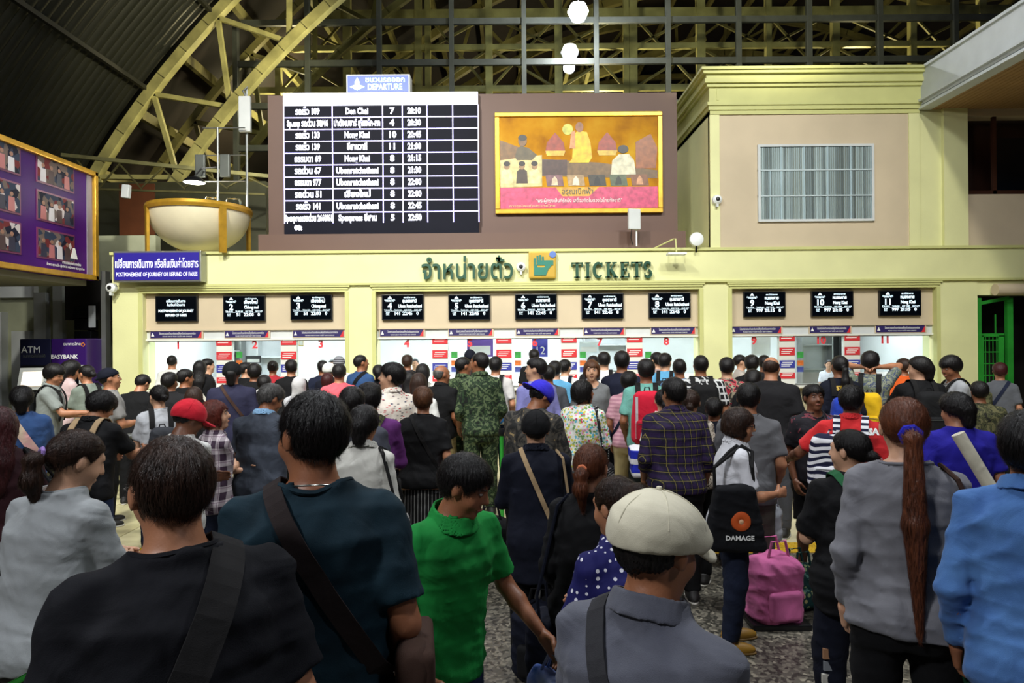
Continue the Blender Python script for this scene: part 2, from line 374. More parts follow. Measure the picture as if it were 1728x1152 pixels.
# sign strips
strips = [(247, 338), (374, 452), (490, 580), (638, 716), (755, 833), (870, 945), (985, 1057), (1100, 1178), (1236, 1325), (1370, 1443), (1483, 1570)]
for i, (a, b) in enumerate(strips):
    wd = fx(b)-fx(a)
    o = empty('sign_strip', (fx((a+b)/2), FY+.12, fz(560)), 0, 'purple strip sign with white lettering directly over ticket window %s' % ['one, leftmost', 'two', 'three', 'four, right of the second pillar', 'five', 'six', 'seven', 'eight', 'nine', 'ten', 'eleven, rightmost'][i], 'sign', 'strip signs above the windows')
    MB().box(-wd/2, wd/2, 0, .03, -.078, .078, .004).build('frame', M_tan, o)
    MB().box(-wd/2+.015, wd/2-.03, -.006, 0, -.062, .062).build('face', M_navy, o)
    MB().plate([(wd/2-.10, -.062), (wd/2-.03, -.062), (wd/2-.03, .062)], -.008, -.006).build('red_corner', M_red, o)
    MB().plate([(-wd/2+.03, -.03), (-wd/2+.09, -.03), (-wd/2+.06, .04)], -.009, -.006).build('emblem', M_whitetxt, o)
    text('lettering', 'โปรดตรวจสอบตั๋วและเงินทอนให้ถูกต้องก่อนออกจากช่อง', .055, (.02, -.008, .02), M_whitetxt, o, .001, width=wd*.68)
    text('lettering', 'PLEASE CHECK YOUR TICKET AND CHANGE', .03, (.02, -.008, -.035), M_whitetxt, o, .001, width=wd*.55)
# monitors
tvs = [(295, 520.5), (410, 520), (524, 518), (679, 518), (792, 518), (905, 517), (1018, 516), (1132, 515), (1293, 513), (1408, 512), (1523, 511)]
dest = [None, ('เชียงใหม่', 'Chiang mai', '51', '22:00'), ('เชียงใหม่', 'Chiang mai', '51', '22:00')]+[('อุบลราชธานี', 'Ubon Ratchathani', '141', '22:45')]*5+[('หนองคาย', 'Nong Khai', '997', '21:15')]*3
for i, (px, py) in enumerate(tvs):
    o = empty('monitor', (fx(px), FY+.06, fz(py, px)), 0, 'black monitor reading %s with white text' % ('POSTPONEMENT OF JOURNEY' if i == 0 else '%s in figures and %s' % (['', 'two', 'three', 'four', 'five', 'six', 'seven', 'eight', 'nine', 'ten', 'eleven'][i], dest[i][1])), 'monitor', 'monitors above the ticket windows')
    MB().box(-.395, .395, 0, .06, -.242, .242, .008).build('case', M_black, o)
    MB().box(-.375, .375, -.004, 0, -.222, .225).build('screen', M_tvk, o)
    def T(s, sz, x, z, wd=None, al='CENTER', b=0): text('screen_text', s, sz, (x, -.006, z), M_tvtxt, o, .001, al, wd, b)
    if i == 0:
        T('เปลี่ยนการเดินทาง', .07, .0, .14, .36); T('คืนเงินค่าโดยสาร', .07, 0, .07, .34); T('POSTPONEMENT OF JOURNEY', .07, 0, -.045, .66, b=.001); T('REFUND OF FARES', .07, 0, -.125, .40, b=.001)
    else:
        th, en, tn, tm = dest[i]
        MB().plate([(-.28, .165), (-.2, .165), (-.24, .21)], -.008, -.004).build('emblem', M_tvtxt, o)
        T('ช่องจำหน่ายตั๋ว', .035, -.24, .135, .2); T('CHANNEL NO', .03, -.24, .115, .16)
        T(str(i+1), .16, -.24, .02, None, b=.004); T('สถานีปลายทาง', .04, .13, .18, .22); T(th, .085, .13, .115, .26, b=.002); T(en, .085, .14, .02, .27 if len(en) < 12 else .44, b=.002)
        for q, s_ in enumerate(('TRAIN', 'TRAIN NO', 'DEP TIME', 'SEAT LEFT')): T(s_, .03, -.28+.19*q, -.055, .14)
        MB().box(-.34, .34, -.007, -.004, -.076, -.073).build('screen_line', M_tvtxt, o)
        T('EXP', .04, -.28, -.11); T('DRC', .03, -.28, -.14); T(tn, .085, -.1, -.12, b=.002); T(tm, .085, .09, -.12, b=.002); T('0', .085, .28, -.12, b=.002)
# ---- frieze lettering
fr = FY-.075
th = text('frieze_lettering', 'จำหน่ายตั๋ว', .50, (fx(790), fr, fz(457, 790)), M_dgreen, None, .03, 'CENTER', fx(866)-fx(713), .006)
tag(th, 'dark green raised Thai lettering for tickets on the cream frieze', 'lettering')
def serif_letters():
    m = MB(); H = .29; x = 0; t = .028; W = .062
    def st(a, b, w=W): m.bar((a[0], 0, a[1]), (b[0], 0, b[1]), .06 if False else w, .06, up=(0, 1, 0))
    def sf(x, z, w=.13): m.box(x-w/2, x+w/2, -.03, .03, z-.012, z+.012)
    def arc(cx, cz, rx, rz, a0, a1, n=14, wf=lambda k: W):
        for k in range(n):
            A = math.radians(a0+(a1-a0)*k/n); B = math.radians(a0+(a1-a0)*(k+1.08)/n)
            st((cx+rx*math.cos(A), cz+rz*math.sin(A)), (cx+rx*math.cos(B), cz+rz*math.sin(B)), wf((k+.5)/n))
    tw = lambda k: .026+.036*math.sin(PI*k)
    # T
    def T_(x):
        st((x, 0), (x, H)); m.box(x-.115, x+.115, -.03, .03, H-.028, H); sf(x, .012)
        for s in (-1, 1): m.box(x+s*.115-.012, x+s*.115+.012, -.03, .03, H-.085, H)
    T_(.12); st((.36, 0), (.36, H)); sf(.36, .012); sf(.36, H-.012)
    arc(.60, H/2, .10, H/2-.015, 48, 312, 18, tw); m.box(.665, .69, -.03, .03, H-.09, H-.005)
    st((.82, 0), (.82, H)); sf(.82, .012); sf(.82, H-.012); st((.85, H*.42), (.96, H-.01), .026); st((.88, H*.52), (.99, .005), .06); sf(.99, .012, .11); sf(.96, H-.012, .10)
    st((1.14, 0), (1.14, H)); m.box(1.09, 1.29, -.03, .03, 0, .026); m.box(1.09, 1.28, -.03, .03, H-.026, H); m.box(1.14, 1.235, -.03, .03, H/2-.012, H/2+.012)
    m.box(1.268, 1.29, -.03, .03, 0, .08); m.box(1.26, 1.28, -.03, .03, H-.075, H); m.box(1.222, 1.24, -.03, .03, H/2-.035, H/2+.035)
    T_(1.46)
    tS = lambda k: .03+.03*math.sin(PI*k)
    arc(1.705, H*.74, .065, H*.25-.008, 35, 255, 10, tS); arc(1.705, H*.26, .072, H*.25-.008, 75, -145, 10, tS)
    m.box(1.755, 1.772, -.03, .03, H-.085, H-.005); m.box(1.634, 1.652, -.03, .03, .005, .085)
    return m
sl = serif_letters(); k = (fx(1098)-fx(965))/1.78
sl.v = [(fx(965)+v[0]*k, fr+v[1], fz(469, 1030)+v[2]*1.0) for v in sl.v]
tag(sl.build('frieze_lettering', M_dgreen), 'dark green raised serif letters reading TICKETS on the cream frieze', 'lettering')
# hand panel
hp = empty('hand_sign', (fx(916), fr, fz(447.5, 916)), 0, 'square gold panel with a teal raised hand beside the TICKETS lettering', 'sign')
MB().box(-.255, .255, -.03, .06, -.255, .255, .03).build('panel', plain('gold_sign_panel', (196, 160, 62), .4, .2, .08), hp)
M_teal = plain('teal_hand_paint', (40, 120, 104), .5, 0, .08)
hand = MB()
hand.plate([(-.16, -.20), (.06, -.20), (.10, -.10), (-.16, -.10)], -.045, -.03).plate([(-.16, -.10), (.10, -.10), (.2, .03), (.2, .06), (.09, .06), (.03, -.05), (-.1, -.05), (-.1, .0), (-.16, .0)], -.045, -.03)
for i, h_ in enumerate((.12, .17, .18, .15)): hand.box(-.16+.05*i, -.125+.05*i, -.045, -.03, 0, h_)
hand.plate([(-.09, -.01), (.2, -.01), (.2, .08), (-.09, .08)], -.044, -.03)
hand.build('hand_shape', M_teal, hp)
MB().lathe([(.001, -.05), (.062, -.05), (.062, -.03)], (.19, 0, .19), 20, 'y').build('round_badge', plain('badge_blue', (90, 120, 190), .5), hp)
# cctv cameras and lamps on the frieze
def dome(px, py, lab, Y=FY):
    o = empty('security_camera', (fx(px, Y), Y-.08, fz(py, px, Y)), 0, lab, 'camera')
    MB().lathe([(.001, -.06), (.05, -.055), (.085, -.02), (.09, .03), (.09, .06), (.001, .06)], (0, 0, 0), 20, 'y').build('housing', M_white, o, True)
    MB().lathe([(.001, -.075), (.03, -.072), (.045, -.05), (.045, -.03)], (0, 0, 0), 16, 'y').build('lens', M_black, o, True)
    MB().box(-.02, .02, -.02, .06, -.14, -.06).build('bracket', M_grey, o); return o
dome(880, 451, 'white dome security camera between the Thai lettering and the hand sign')
dome(1210, 338, 'white round camera on the corner of the upper cream box', 12.85)
o = empty('wall_lamp', (fx(1174), FY-.1, fz(405, 1174)), 0, 'white globe-like loudspeaker lamp on a black stem above the frieze', 'lamp')
MB().lathe([(.001, -.08), (.07, -.075), (.125, -.04), (.13, .03), (.1, .08), (.001, .09)], (0, 0, 0), 24, 'y').build('globe', M_white, o, True)
MB().tube([(0, 0, -.12), (0, .03, -.24)], .018).build('stem', M_black, o)
o = empty('access_point', (fx(1074), FY+.15, fz(368, 1074)), .25, 'white box antenna on a thin pole in front of the brown board', 'antenna')
MB().box(-.12, .12, -.04, .04, -.19, .2, .015).build('case', M_grey, o); MB().tube([(.06, .03, -.5), (.06, .03, 0)], .015).build('pole', M_white, o)
MB().tube([(-.05, 0, -.19), (-.06, .02, -.35), (0, .05, -.48)], .008).build('cable', M_black, o)
o = empty('flood_lamp', (fx(1135), FY-.35, fz(432, 1135)), 0, 'slim white floodlight on a bent arm over the frieze right of TICKETS', 'lamp')
MB().box(-.17, .17, -.1, .1, -.02, .02, .01).build('head', M_white, o); MB().tube([(0, 0, .02), (0, .05, .28), (0, .2, .3), (-.4, .5, .12)], .014).build('arm', M_trimy, o)

# ------------------------------------------------------------------ brown display board above
BY = 13.6
o = empty('display_board', (fx(800, BY), BY, 3.6), 0, 'wide brown board above the frieze carrying the departure screen and framed poster', 'board')
ox = fx(800, BY)
MB().box(fx(455, BY)-ox, fx(1145, BY)-ox, 0, .35, .3, fz(158.5, 800, BY)-3.6).build('panel', M_brown, o)
MB().box(fx(445, BY)-ox, fx(1153, BY)-ox, -.25, .4, 0, fz(396, 800, BY)-3.6).build('plinth', M_brown, o)
# departure screen
ds = empty('departure_screen', (fx(485, BY), BY-.14, 0), 0, 'large lit train departure screen with white rows on the brown board', 'screen')
zt, zb = fz(160.5, 647, BY), fz(395.5, 647, BY); Wd = fx(810, BY)-fx(485, BY)
MB().box(0, Wd, 0, .14, zb, zt).build('case', M_ledk, ds)
hz = zt-.25
MB().box(0, Wd, -.012, 0, hz, zt).build('header', M_ledw, ds)
sc_ = BY/F_PX; cols = [0, 81, 165, 198, 239, 282, 324.5]; rows = [20+19.65*i*1.0 for i in range(11)]
zr = [hz-(i*.2335) for i in range(11)]
vl = MB(); 
for c in cols: MB().box(c*sc_, c*sc_+.022, -.009, 0, zr[10]+.02, hz).build('column_line', M_ledl, ds)
for r in zr[1:10]: MB().box(0, Wd, -.008, 0, r-.011, r+.011).build('row_line', M_ledl, ds)
data = [('รถเร็ว 109', 'Den Chai', '7', '20:10', .5, .45), ('Sp.exp รถด่วน 38/46', 'ปาดังเบซาร์ สุไหงโก-ลก', '4', '20:30', .85, .92), ('รถเร็ว 133', 'Nong Khai', '10', '20:45', .5, .5), ('รถเร็ว 139', 'อีสานวาที', '11', '21:00', .5, .4),
        ('ธรรมดา 69', 'Nong Khai', '8', '21:15', .55, .5), ('รถด่วน 67', 'Ubonratchathani', '8', '21:30', .55, .84), ('ธรรมดา 977', 'Ubonratchathani', '8', '22:00', .55, .84), ('รถด่วน 51', 'เชียงใหม่', '8', '22:00', .55, .52), ('รถเร็ว 141', 'Ubonratchathani', '8', '22:45', .5, .84), ('Spexpressรถด่วน 2660/61', 'Spexpress อีสาน', '5', '22:50', .97, .76)]
for i, row in enumerate(data):
    z = (zr[i]+zr[i+1])/2
    for q in range(4):
        cx = (cols[q]+cols[q+1])/2*sc_; cw = (cols[q+1]-cols[q])*sc_
        wdt = [cw*row[4], cw*row[5], None, cw*.55][q]
        text('row_text', row[q], .17, (cx, -.006, z), M_ledw, ds, .002, 'CENTER', wdt, .007)
text('row_text', '00:', .12, (.28, -.006, zb+.12), M_ledw, ds, .002, 'CENTER', None, .01)
light('AREA', 'screen_glow_light', (fx(647, BY), BY-.5, 5.6), 25, (.85, .85, 1), (fx(647, BY), 0, 3.0), 3, size_y=1.5)
# departure sign box
o = empty('departure_sign', (fx(643, BY), BY-.1, fz(144.5, 643, BY)), 0, 'small lit blue DEPARTURE sign standing on the brown board', 'sign')
def litmat(name, c, s): return plain(name, c, .4, 0, 0, emit=(c, s))
MB().box(-.63, .63, 0, .3, -.19, .19, .01).build('case', M_grey, o); MB().box(-.60, .60, -.01, 0, -.16, .16).build('face', litmat('lit_blue', (24, 60, 200), 1.2), o)
MB().plate([(-.56, -.06), (-.46, -.02), (-.46, .03), (-.41, .13), (-.36, .03), (-.36, -.02), (-.26, -.06), (-.41, -.13)], -.016, -.01).build('emblem', litmat('lit_pale', (190, 235, 255), 1.6), o)
text('lettering', 'ขบวนรถออก', .15, (.14, -.013, .075), litmat('lit_pale', (190, 235, 255), 1.6), o, .002, width=.78, bold=.004)
text('lettering', 'DEPARTURE', .17, (.14, -.013, -.07), litmat('lit_pale', (190, 235, 255), 1.6), o, .002, width=.68, bold=.004)
# framed poster
X0, X1, Z0, Z1 = fx(838, BY), fx(1119, BY), fz(361, 978, BY), fz(191, 978, BY)
o = empty('framed_poster', ((X0+X1)/2, BY-.06, (Z0+Z1)/2), 0, 'gold-framed yellow and pink commemorative poster on the brown board', 'picture')
hw, hh = (X1-X0)/2, (Z1-Z0)/2; f_ = .09
for nm, bx in (('rail', (-hw, hw, hh-f_, hh)), ('rail', (-hw, hw, -hh, -hh+f_)), ('stile', (-hw, -hw+f_, -hh+f_, hh-f_)), ('stile', (hw-f_, hw, -hh+f_, hh-f_))):
    MB().box(bx[0], bx[1], -.04, .06, bx[2], bx[3], .012).build('frame_'+nm, M_gold, o)
def f1(n, l, b):
    v = coords(n, l); sx = n.new('ShaderNodeSeparateXYZ'); l.new(v, sx.inputs[0])
    c = ramp(n, l, noise(n, l, v, 1.6, 4), [(.25, srgb((132, 74, 8))), (.5, srgb((188, 130, 8))), (.75, srgb((206, 160, 40)))])
    l.new(c, b.inputs['Base Color'])
MB().box(-hw+f_, hw-f_, -.005, .05, -hh+f_, hh-f_).build('print', pmat('poster_yellow_print', f1), o)
def pr(name, pts, col, d=.008): return MB().plate([(-hw+x*2*hw, hh-y*2*hh) for x, y in pts], -.005-d, -.005).build(name, plain('print_%d_%d_%d' % col, col, .4, 0, .22, 9), o)
def ell(cx, cy, rx, ry, n=16): return [(cx+rx*math.cos(2*PI*k/n), cy+ry*math.sin(2*PI*k/n)*1.0) for k in range(n)]
pr('print_band', [(.03, .74), (.97, .74), (.97, .95), (.03, .95)], (204, 72, 112), .003)
pr('print_band', [(.36, .74), (.62, .74), (.56, .83), (.40, .83)], (216, 160, 60), .004)
pr('print_shape', [(.03, .47), (.28, .42), (.28, .73), (.03, .74)], (206, 190, 130), .004)
pr('print_shape', [(.03, .27), (.14, .34), (.26, .45), (.10, .48), (.03, .47)], (120, 84, 40), .003)
pr('print_shape', [(.28, .46), (.62, .5), (.97, .58), (.97, .66), (.28, .63)], (112, 84, 48), .004)
pr('print_shape', [(.28, .47), (.43, .47), (.43, .62), (.28, .62)], (70, 46, 42), .006)
pr('print_figure', [(.12, .44), (.13, .36), (.155, .33), (.2, .35), (.25, .42), (.22, .47), (.13, .47)], (88, 76, 50), .009)
pr('print_head', ell(.165, .28, .026, .055), (118, 84, 52), .011); pr('print_hair', ell(.165, .25, .026, .03), (30, 24, 20), .013)
pr('print_robe', [(.46, .46), (.47, .22), (.50, .18), (.55, .2), (.57, .3), (.58, .45), (.56, .5), (.44, .5)], (232, 186, 20), .009)
pr('print_figure', [(.445, .36), (.455, .2), (.48, .18), (.48, .36)], (206, 140, 90), .011)
pr('print_head', ell(.505, .15, .024, .05), (150, 96, 62), .012); pr('print_fan', ell(.435, .17, .032, .055), (196, 196, 80), .008)
for sx_ in (.36, .67):
    pr('print_altar', [(sx_-.06, .40), (sx_-.05, .30), (sx_, .2), (sx_+.05, .30), (sx_+.06, .40)], (150, 58, 40), .007)
    pr('print_shape', [(sx_-.06, .38), (sx_+.06, .38), (sx_+.05, .43), (sx_-.05, .43)], (216, 176, 60), .008)
pr('print_figure', [(.69, .62), (.70, .48), (.74, .42), (.80, .42), (.83, .48), (.84, .62)], (214, 208, 180), .010)
pr('print_hair', ell(.765, .37, .032, .04), (28, 20, 18), .012)
pr('print_shape', [(.84, .3), (.93, .22), (.97, .36), (.96, .56), (.84, .56)], (150, 84, 40), .006)
for i, x in enumerate((.07, .16, .235)):
    pr('print_figure', [(x-.035, .7), (x-.03, .58), (x, .54), (x+.03, .58), (x+.035, .7)], (222, 208, 150) if i != 1 else (62, 44, 34), .006)
    pr('print_head', ell(x, .53, .018, .035), (150, 116, 80), .009); pr('print_hair', ell(x, .505, .02, .025), (28, 20, 18), .010)
for i in range(5):
    x = .30+.127*i; pr('print_photo', [(x, .62), (x+.10, .62), (x+.11, .73), (x+.01, .73)], [(120, 84, 90), (170, 140, 100), (56, 52, 44), (84, 96, 70), (130, 80, 50)][i], .008)
    pr('print_figure', [(x+.035, .72), (x+.04, .66), (x+.055, .63), (x+.07, .66), (x+.075, .72)], [(210, 190, 160), (226, 214, 190), (20, 20, 22), (40, 46, 34), (206, 150, 110)][i], .010)
text('lettering', 'อรุณเบิกฟ้า', .16, (-hw+.49*2*hw, -.02, hh-.785*2*hh), plain('slate_print', (90, 100, 90), .5), o, .002, width=.62)
text('lettering', '"พระผู้ทรงเป็นที่รักยิ่ง เสด็จสถิตในดวงใจไทยทั้งชาติ"', .1, (0, -.02, hh-.875*2*hh), M_whitetxt, o, .002, width=1.7)
text('lettering', 'การรถไฟแห่งประเทศไทย', .06, (-hw+.22*2*hw, -.02, hh-.925*2*hh), plain('cream_print', (240, 200, 150), .5), o, .002, width=.9)

# ------------------------------------------------------------------ upper cream box on the right
KX0, KX1, KY = 3.75, 7.69, 12.85
k_ = MB()
k_.box(KX0, KX1, KY+.03, 15.4, 3.6, 6.6)
k_.box(KX0-.0, KX0+.18, KY-.02, KY+.1, 3.6, 6.4); k_.box(KX1-.20, KX1, KY-.02, KY+.1, 3.6, 6.4)
k_.build('wall_upper_box', M_cream, kind='structure')
MB().box(KX0+.18, KX1-.2, KY+.0, KY+.06, 3.62, 6.14).build('trim_5', M_tan, kind='structure')
k_ = MB()
for (e, z0, z1) in ((.0, 6.14, 6.22), (.03, 6.22, 6.30), (.06, 6.30, 6.36), (.02, 6.36, 6.64), (.07, 6.64, 6.70), (.12, 6.70, 6.78), (.09, 6.78, 6.86), (.16, 6.86, 6.92), (.20, 6.92, 6.97)):
    k_.box(KX0-e, KX1+min(e, .02), KY-.03-e, 15.4+e, z0, z1)
k_.box(KX0+.12, KX0+.16, KY-.06, KY, 6.40, 6.62); k_.box(KX0-.05, KX0+.02, KY, 15.4, 3.6, 3.64)
k_.build('trim_6', M_trimy, kind='structure')
wx0, wx1, wz0, wz1 = 4.64, 6.82, fz(374, 1375, KY), fz(244, 1375, KY)
wn = MB().box(wx0, wx1, KY-.05, KY+.05, wz0, wz0+.045).box(wx0, wx1, KY-.05, KY+.05, wz1-.045, wz1).box(wx0, wx0+.045, KY-.05, KY+.05, wz0+.045, wz1-.045).box(wx1-.045, wx1, KY-.05, KY+.05, wz0+.045, wz1-.045).build('window_12', M_grey, kind='structure')
for i in range(1, 5): x = wx0+(wx1-wx0)*i/5; MB().box(x-.014, x+.014, KY-.04, KY, wz0, wz1).build('mullion', M_grey, wn)
for i in range(1, 3): z = wz0+(wz1-wz0)*i/3; MB().box(wx0, wx1, KY-.045, KY, z-.012, z+.012).build('transom', M_grey, wn)
MB().box(wx0+.22, wx0+.24, KY-.04, KY, wz0, wz0+.95).build('mullion', M_grey, wn)
def blind(n, l, b):
    oi = n.new('ShaderNodeObjectInfo'); l.new(ramp(n, l, oi.outputs['Random'], [(0, srgb((120, 120, 116))), (.5, srgb((176, 176, 172))), (1, srgb((214, 214, 208)))]), b.inputs['Base Color'])
M_blind = pmat('grey_blind_slat', blind)
bs0 = None
for i in range(56):
    x = wx0+.06+(wx1-wx0-.12)*i/55
    if bs0 is None: bs0 = MB().box(-.016, .016, -.004, .004, wz0+.04, wz1-.04).build('blind_slat', M_blind, wn, loc=(x, KY-.02, 0)); bs0.rotation_euler = (0, 0, .35)
    else: copyo(bs0, (x, KY-.02, 0)); 
for oo in [c for c in wn.children if c.name.startswith('blind_slat')]: oo.rotation_euler = (0, 0, random.uniform(.1, .6))
MB().box(wx0+.02, wx1-.02, KY-.048, KY-.044, wz0+.02, wz1-.02).build('pane', M_glass, wn)

# ------------------------------------------------------------------ right wing with canopy
r_ = MB(); r_.box(7.69, 8.12, KY+.02, 13.4, 3.6, 6.25); r_.box(8.12, 8.57, KY-.06, 13.4, 3.6, 6.25)
r_.build('wall_right_pillar', M_cream, kind='structure')
MB().box(8.57, 13, KY+.05, 13.2, 3.6, 4.62).box(8.57, 13, KY+.05, 13.2, 6.1, 6.25).build('wall_right', M_tan, kind='structure')
MB().box(8.57, 13, 13.3, 13.4, 4.6, 6.2).build('window_13', plain('dark_brown_window', (40, 22, 16), .3, 0, .1), kind='structure')
wr = MB().box(8.57, 13, KY+.1, KY+.16, 4.62, 4.7).box(9.15, 9.22, KY+.1, KY+.16, 4.6, 6.1).box(10.3, 10.37, KY+.1, KY+.16, 4.6, 6.1).build('window_14', plain('brown_window_frame', (62, 34, 22), .4), kind='structure')
MB().box(9.22, 10.3, KY+.12, KY+.13, 4.7, 5.7).build('pane', M_tvk, wr)
fc = MB(); fc.box(7.70, 7.86, -2, KY-.02, 6.28, 6.93); fc.box(7.66, 7.9, -2, KY-.02, 6.93, 6.98); fc.box(7.67, 7.9, -2, KY-.02, 6.20, 6.25); fc.box(7.63, 7.9, -2, KY-.02, 6.33, 6.37)
fc.build('trim_7', plain('pale_grey_fascia', (196, 202, 206), .45, 0, .05), kind='structure')
cl = MB().box(7.86, 14, -2, KY+.05, 6.24, 6.30).build('ceiling_canopy', plain('tan_soffit', (150, 118, 78), .6), kind='structure')
s0 = None
for i in range(40):
    x = 7.95+.1*i
    if s0 is None: s0 = MB().box(-.042, .042, -2, KY, 0, .02).build('slat', plain('soffit_slat', (160, 126, 84), .55, 0, .1), cl, loc=(x, 0, 6.215))
    else: copyo(s0, (x, 0, 6.215))
# green gate at far right
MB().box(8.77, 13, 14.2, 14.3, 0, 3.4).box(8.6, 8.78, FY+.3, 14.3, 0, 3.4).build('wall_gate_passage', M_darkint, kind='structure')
g = empty('green_gate', (8.8, FY+.12, 0), 0, 'green metal lattice gate in the dark doorway at the far right', 'gate')
MB().box(.55, .66, -.04, .04, 0, 2.66).build('post', M_green, g); MB().box(0, .07, -.03, .03, 0, 2.66).build('post', M_green, g)
MB().bar((0, 0, 2.55), (.6, 0, 2.66), .05, .06).build('rail', M_green, g); MB().box(0, .5, -.02, .02, 1.93, 1.99).build('rail', M_green, g)
MB().box(.40, .50, -.02, .02, 0, 1.95).build('stile', M_green, g); MB().box(.06, .12, -.02, .02, 0, 1.95).build('stile', M_green, g)
for i in range(9): MB().bar((.1, .0, .1+.22*i), (.42, .0, .1+.22*i), .02).build('bar', M_green, g)
for i in range(4): MB().bar((.16+.07*i, 0, 0), (.16+.07*i, 0, 1.95), .012).build('bar', M_green, g)
MB().bar((.35, 0, 1.97), (.35, 0, 2.35), .02).build('spike', M_green, g)
MB().box(1.2, 1.3, -.04, .04, 0, 2.66).build('post', M_green, g)
sh = MB().tube([(fx(1672), FY-.12, fz(489, 1690)), (13, FY-.12, fz(489, 1690))], .11, 16).build('shutter_roll', M_tan, None, True)
tag(sh, 'rolled grey-tan shutter cover above the green gate', 'shutter')

# ------------------------------------------------------------------ left side
b_ = MB(); b_.box(-13, -7.5, 14.4, 14.6, 0, 4.2); b_.box(-7.6, fx(190)-.02, FY+.5, 14.6, 0, 3.6)
b_.build('wall_left_back', plain('grey_green_wall', (168, 170, 142), .6, 0, .08), kind='structure')
c_ = MB()
for (a, b, z0, z1) in ((22, 52, 0, 2.2), (92, 108, 0, 3.2), (0, 60, 2.9, 3.4), (60, 80, 0, 3.0)): c_.box(fx(a, 14.3), fx(b, 14.3), 14.25, 14.42, z0, z1)
c_.build('trim_8', M_grey, kind='structure')
MB().box(fx(-30, 14.3), fx(8, 14.3), 14.2, 14.4, 0, 2.6).build('door_1', M_grey, kind='structure')
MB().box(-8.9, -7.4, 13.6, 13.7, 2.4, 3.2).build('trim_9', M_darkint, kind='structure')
sp = empty('line_speaker', (fx(146, 13.6), 13.6, 0), 0, 'tall black column loudspeaker beside the left cream pillar', 'speaker')
for i in range(7): MB().box(-.17, .17, -.12, .12, 1.0+.24*i, 1.22+.24*i, .015).build('speaker_box', M_black, sp)
MB().box(.13, .26, -.14, -.12, 2.25, 2.68).build('side_plate', M_white, sp); MB().box(-.04, .04, .12, .2, 0, 3.3).build('pole', M_black, sp)
o = MB().box(fx(168), fx(176), FY+.05, FY+.2, 0, 3.3).build('pipe', M_steel); tag(o, 'grey vertical pipe left of the first cream pillar', 'pipe')
# cash machines
for i, (a, b, col, t1_, t2_) in enumerate(((33, 86, (24, 26, 52), 'ATM', None), (86, 146, (52, 22, 96), None, 'EASYBANK'))):
    Y = 12.4; wd = fx(b, Y)-fx(a, Y)
    o = empty('cash_machine', (fx((a+b)/2, Y), Y, 0), 0, ['dark navy cash machine lettered ATM at the left wall', 'purple cash machine lettered EASYBANK at the left wall'][i], 'cash machine', 'cash machines')
    MB().box(-wd/2, wd/2, 0, .7, 0, 2.03, .02).build('cabinet', plain('atm_%d' % i, col, .35, 0, .04), o)
    MB().box(-wd/2+.04, wd/2-.05, -.02, 0, 1.0, 1.55).build('recess', M_black if i == 0 else M_grey, o)
    MB().box(-wd*.3, wd*.3, -.03, -.01, 1.15, 1.45).build('screen', M_tvk, o)
    MB().box(-wd*.3, wd*.3, -.2, 0, .92, .98).build('keypad_shelf', M_steel, o)
    if i == 0: text('lettering', 'ATM', .17, (-.08, -.003, 1.83), M_grey, o, .001); text('lettering', 'ธนาคารอัตโนมัติ', .08, (-.02, -.003, 1.72), M_mull, o, .001, width=.4)
    else: text('lettering', 'EASYBANK', .1, (-.08, -.003, 1.70), M_whitetxt, o, .001, bold=.002); text('lettering', 'ธนาคารไทย', .07, (.06, -.003, 1.93), M_whitetxt, o, .001); MB().lathe([(.025, -.01), (.04, -.01)], (wd/2-.06, 0, 1.92), 5, 'y').build('emblem', plain('orange_mark', (220, 130, 50), .4), o)
o = empty('kiosk_screen', (fx(55, 11.0), 11.0, 0), .25, 'free-standing grey touch-screen kiosk before the cash machines', 'kiosk')
MB().box(-.12, .12, -.08, .1, 0, 1.15).build('stand', M_mull, o); MB().bar((0, -.05, 1.2), (0, .08, 1.55), .40, .06, up=(0, -1, .3)).build('head', M_steel, o)
MB().bar((0, -.07, 1.27), (0, .03, 1.49), .28, .05, up=(0, -1, .3)).build('screen', litmat('lit_cream', (240, 226, 205), 1.0), o)
# purple billboard on the left
bb_ = empty('billboard', (-7.75, 8.2, 0), 0, 'large gold-framed purple billboard with rows of photographs on the left wall', 'billboard')
bz0, bz1, by0, by1 = fz(474, 170, 12.8)+.0, 5.12, 8.2-8.2, 12.72-8.2
def pur(n, l, b):
    v = coords(n, l); l.new(ramp(n, l, noise(n, l, v, .5, 2), [(.35, srgb((44, 10, 74))), (.65, srgb((86, 16, 128)))]), b.inputs['Base Color']); b.inputs['Roughness'].default_value = .45
MB().box(-.12, 0, by0, by1, bz0, bz1).build('panel', pmat('purple_billboard_print', pur), bb_)
MB().box(-.005, .012, by1-.26, by1-.1, bz0+.1, bz1-.1).build('pale_edge', plain('grey_lilac_edge', (150, 140, 150), .4), bb_)  # pale grey-lilac strip inside the far end of the frame
for (y0, y1, z0, z1) in ((by0, by1, bz1-.09, bz1), (by0, by1, bz0, bz0+.09), (by1-.1, by1, bz0, bz1), (by0, by0+.1, bz0, bz1)):
    MB().box(-.03, .07, y0, y1, z0, z1, .015).build('frame_rail', M_gold, bb_)
def photo(n, l, b, seed):
    v = coords(n, l, loc=(seed*3.1, seed*1.7, 0))
    vo = n.new('ShaderNodeTexVoronoi'); l.new(v, vo.inputs['Vector']); vo.inputs['Scale'].default_value = 9
    l.new(ramp(n, l, vo.outputs['Color'], [(0, srgb((24, 26, 44))), (.3, srgb((110, 96, 90))), (.5, srgb((110, 44, 46))), (.58, srgb((50, 60, 80))), (.8, srgb((200, 190, 190))), (1, srgb((40, 70, 60)))], 'CONSTANT'), b.inputs['Base Color'])
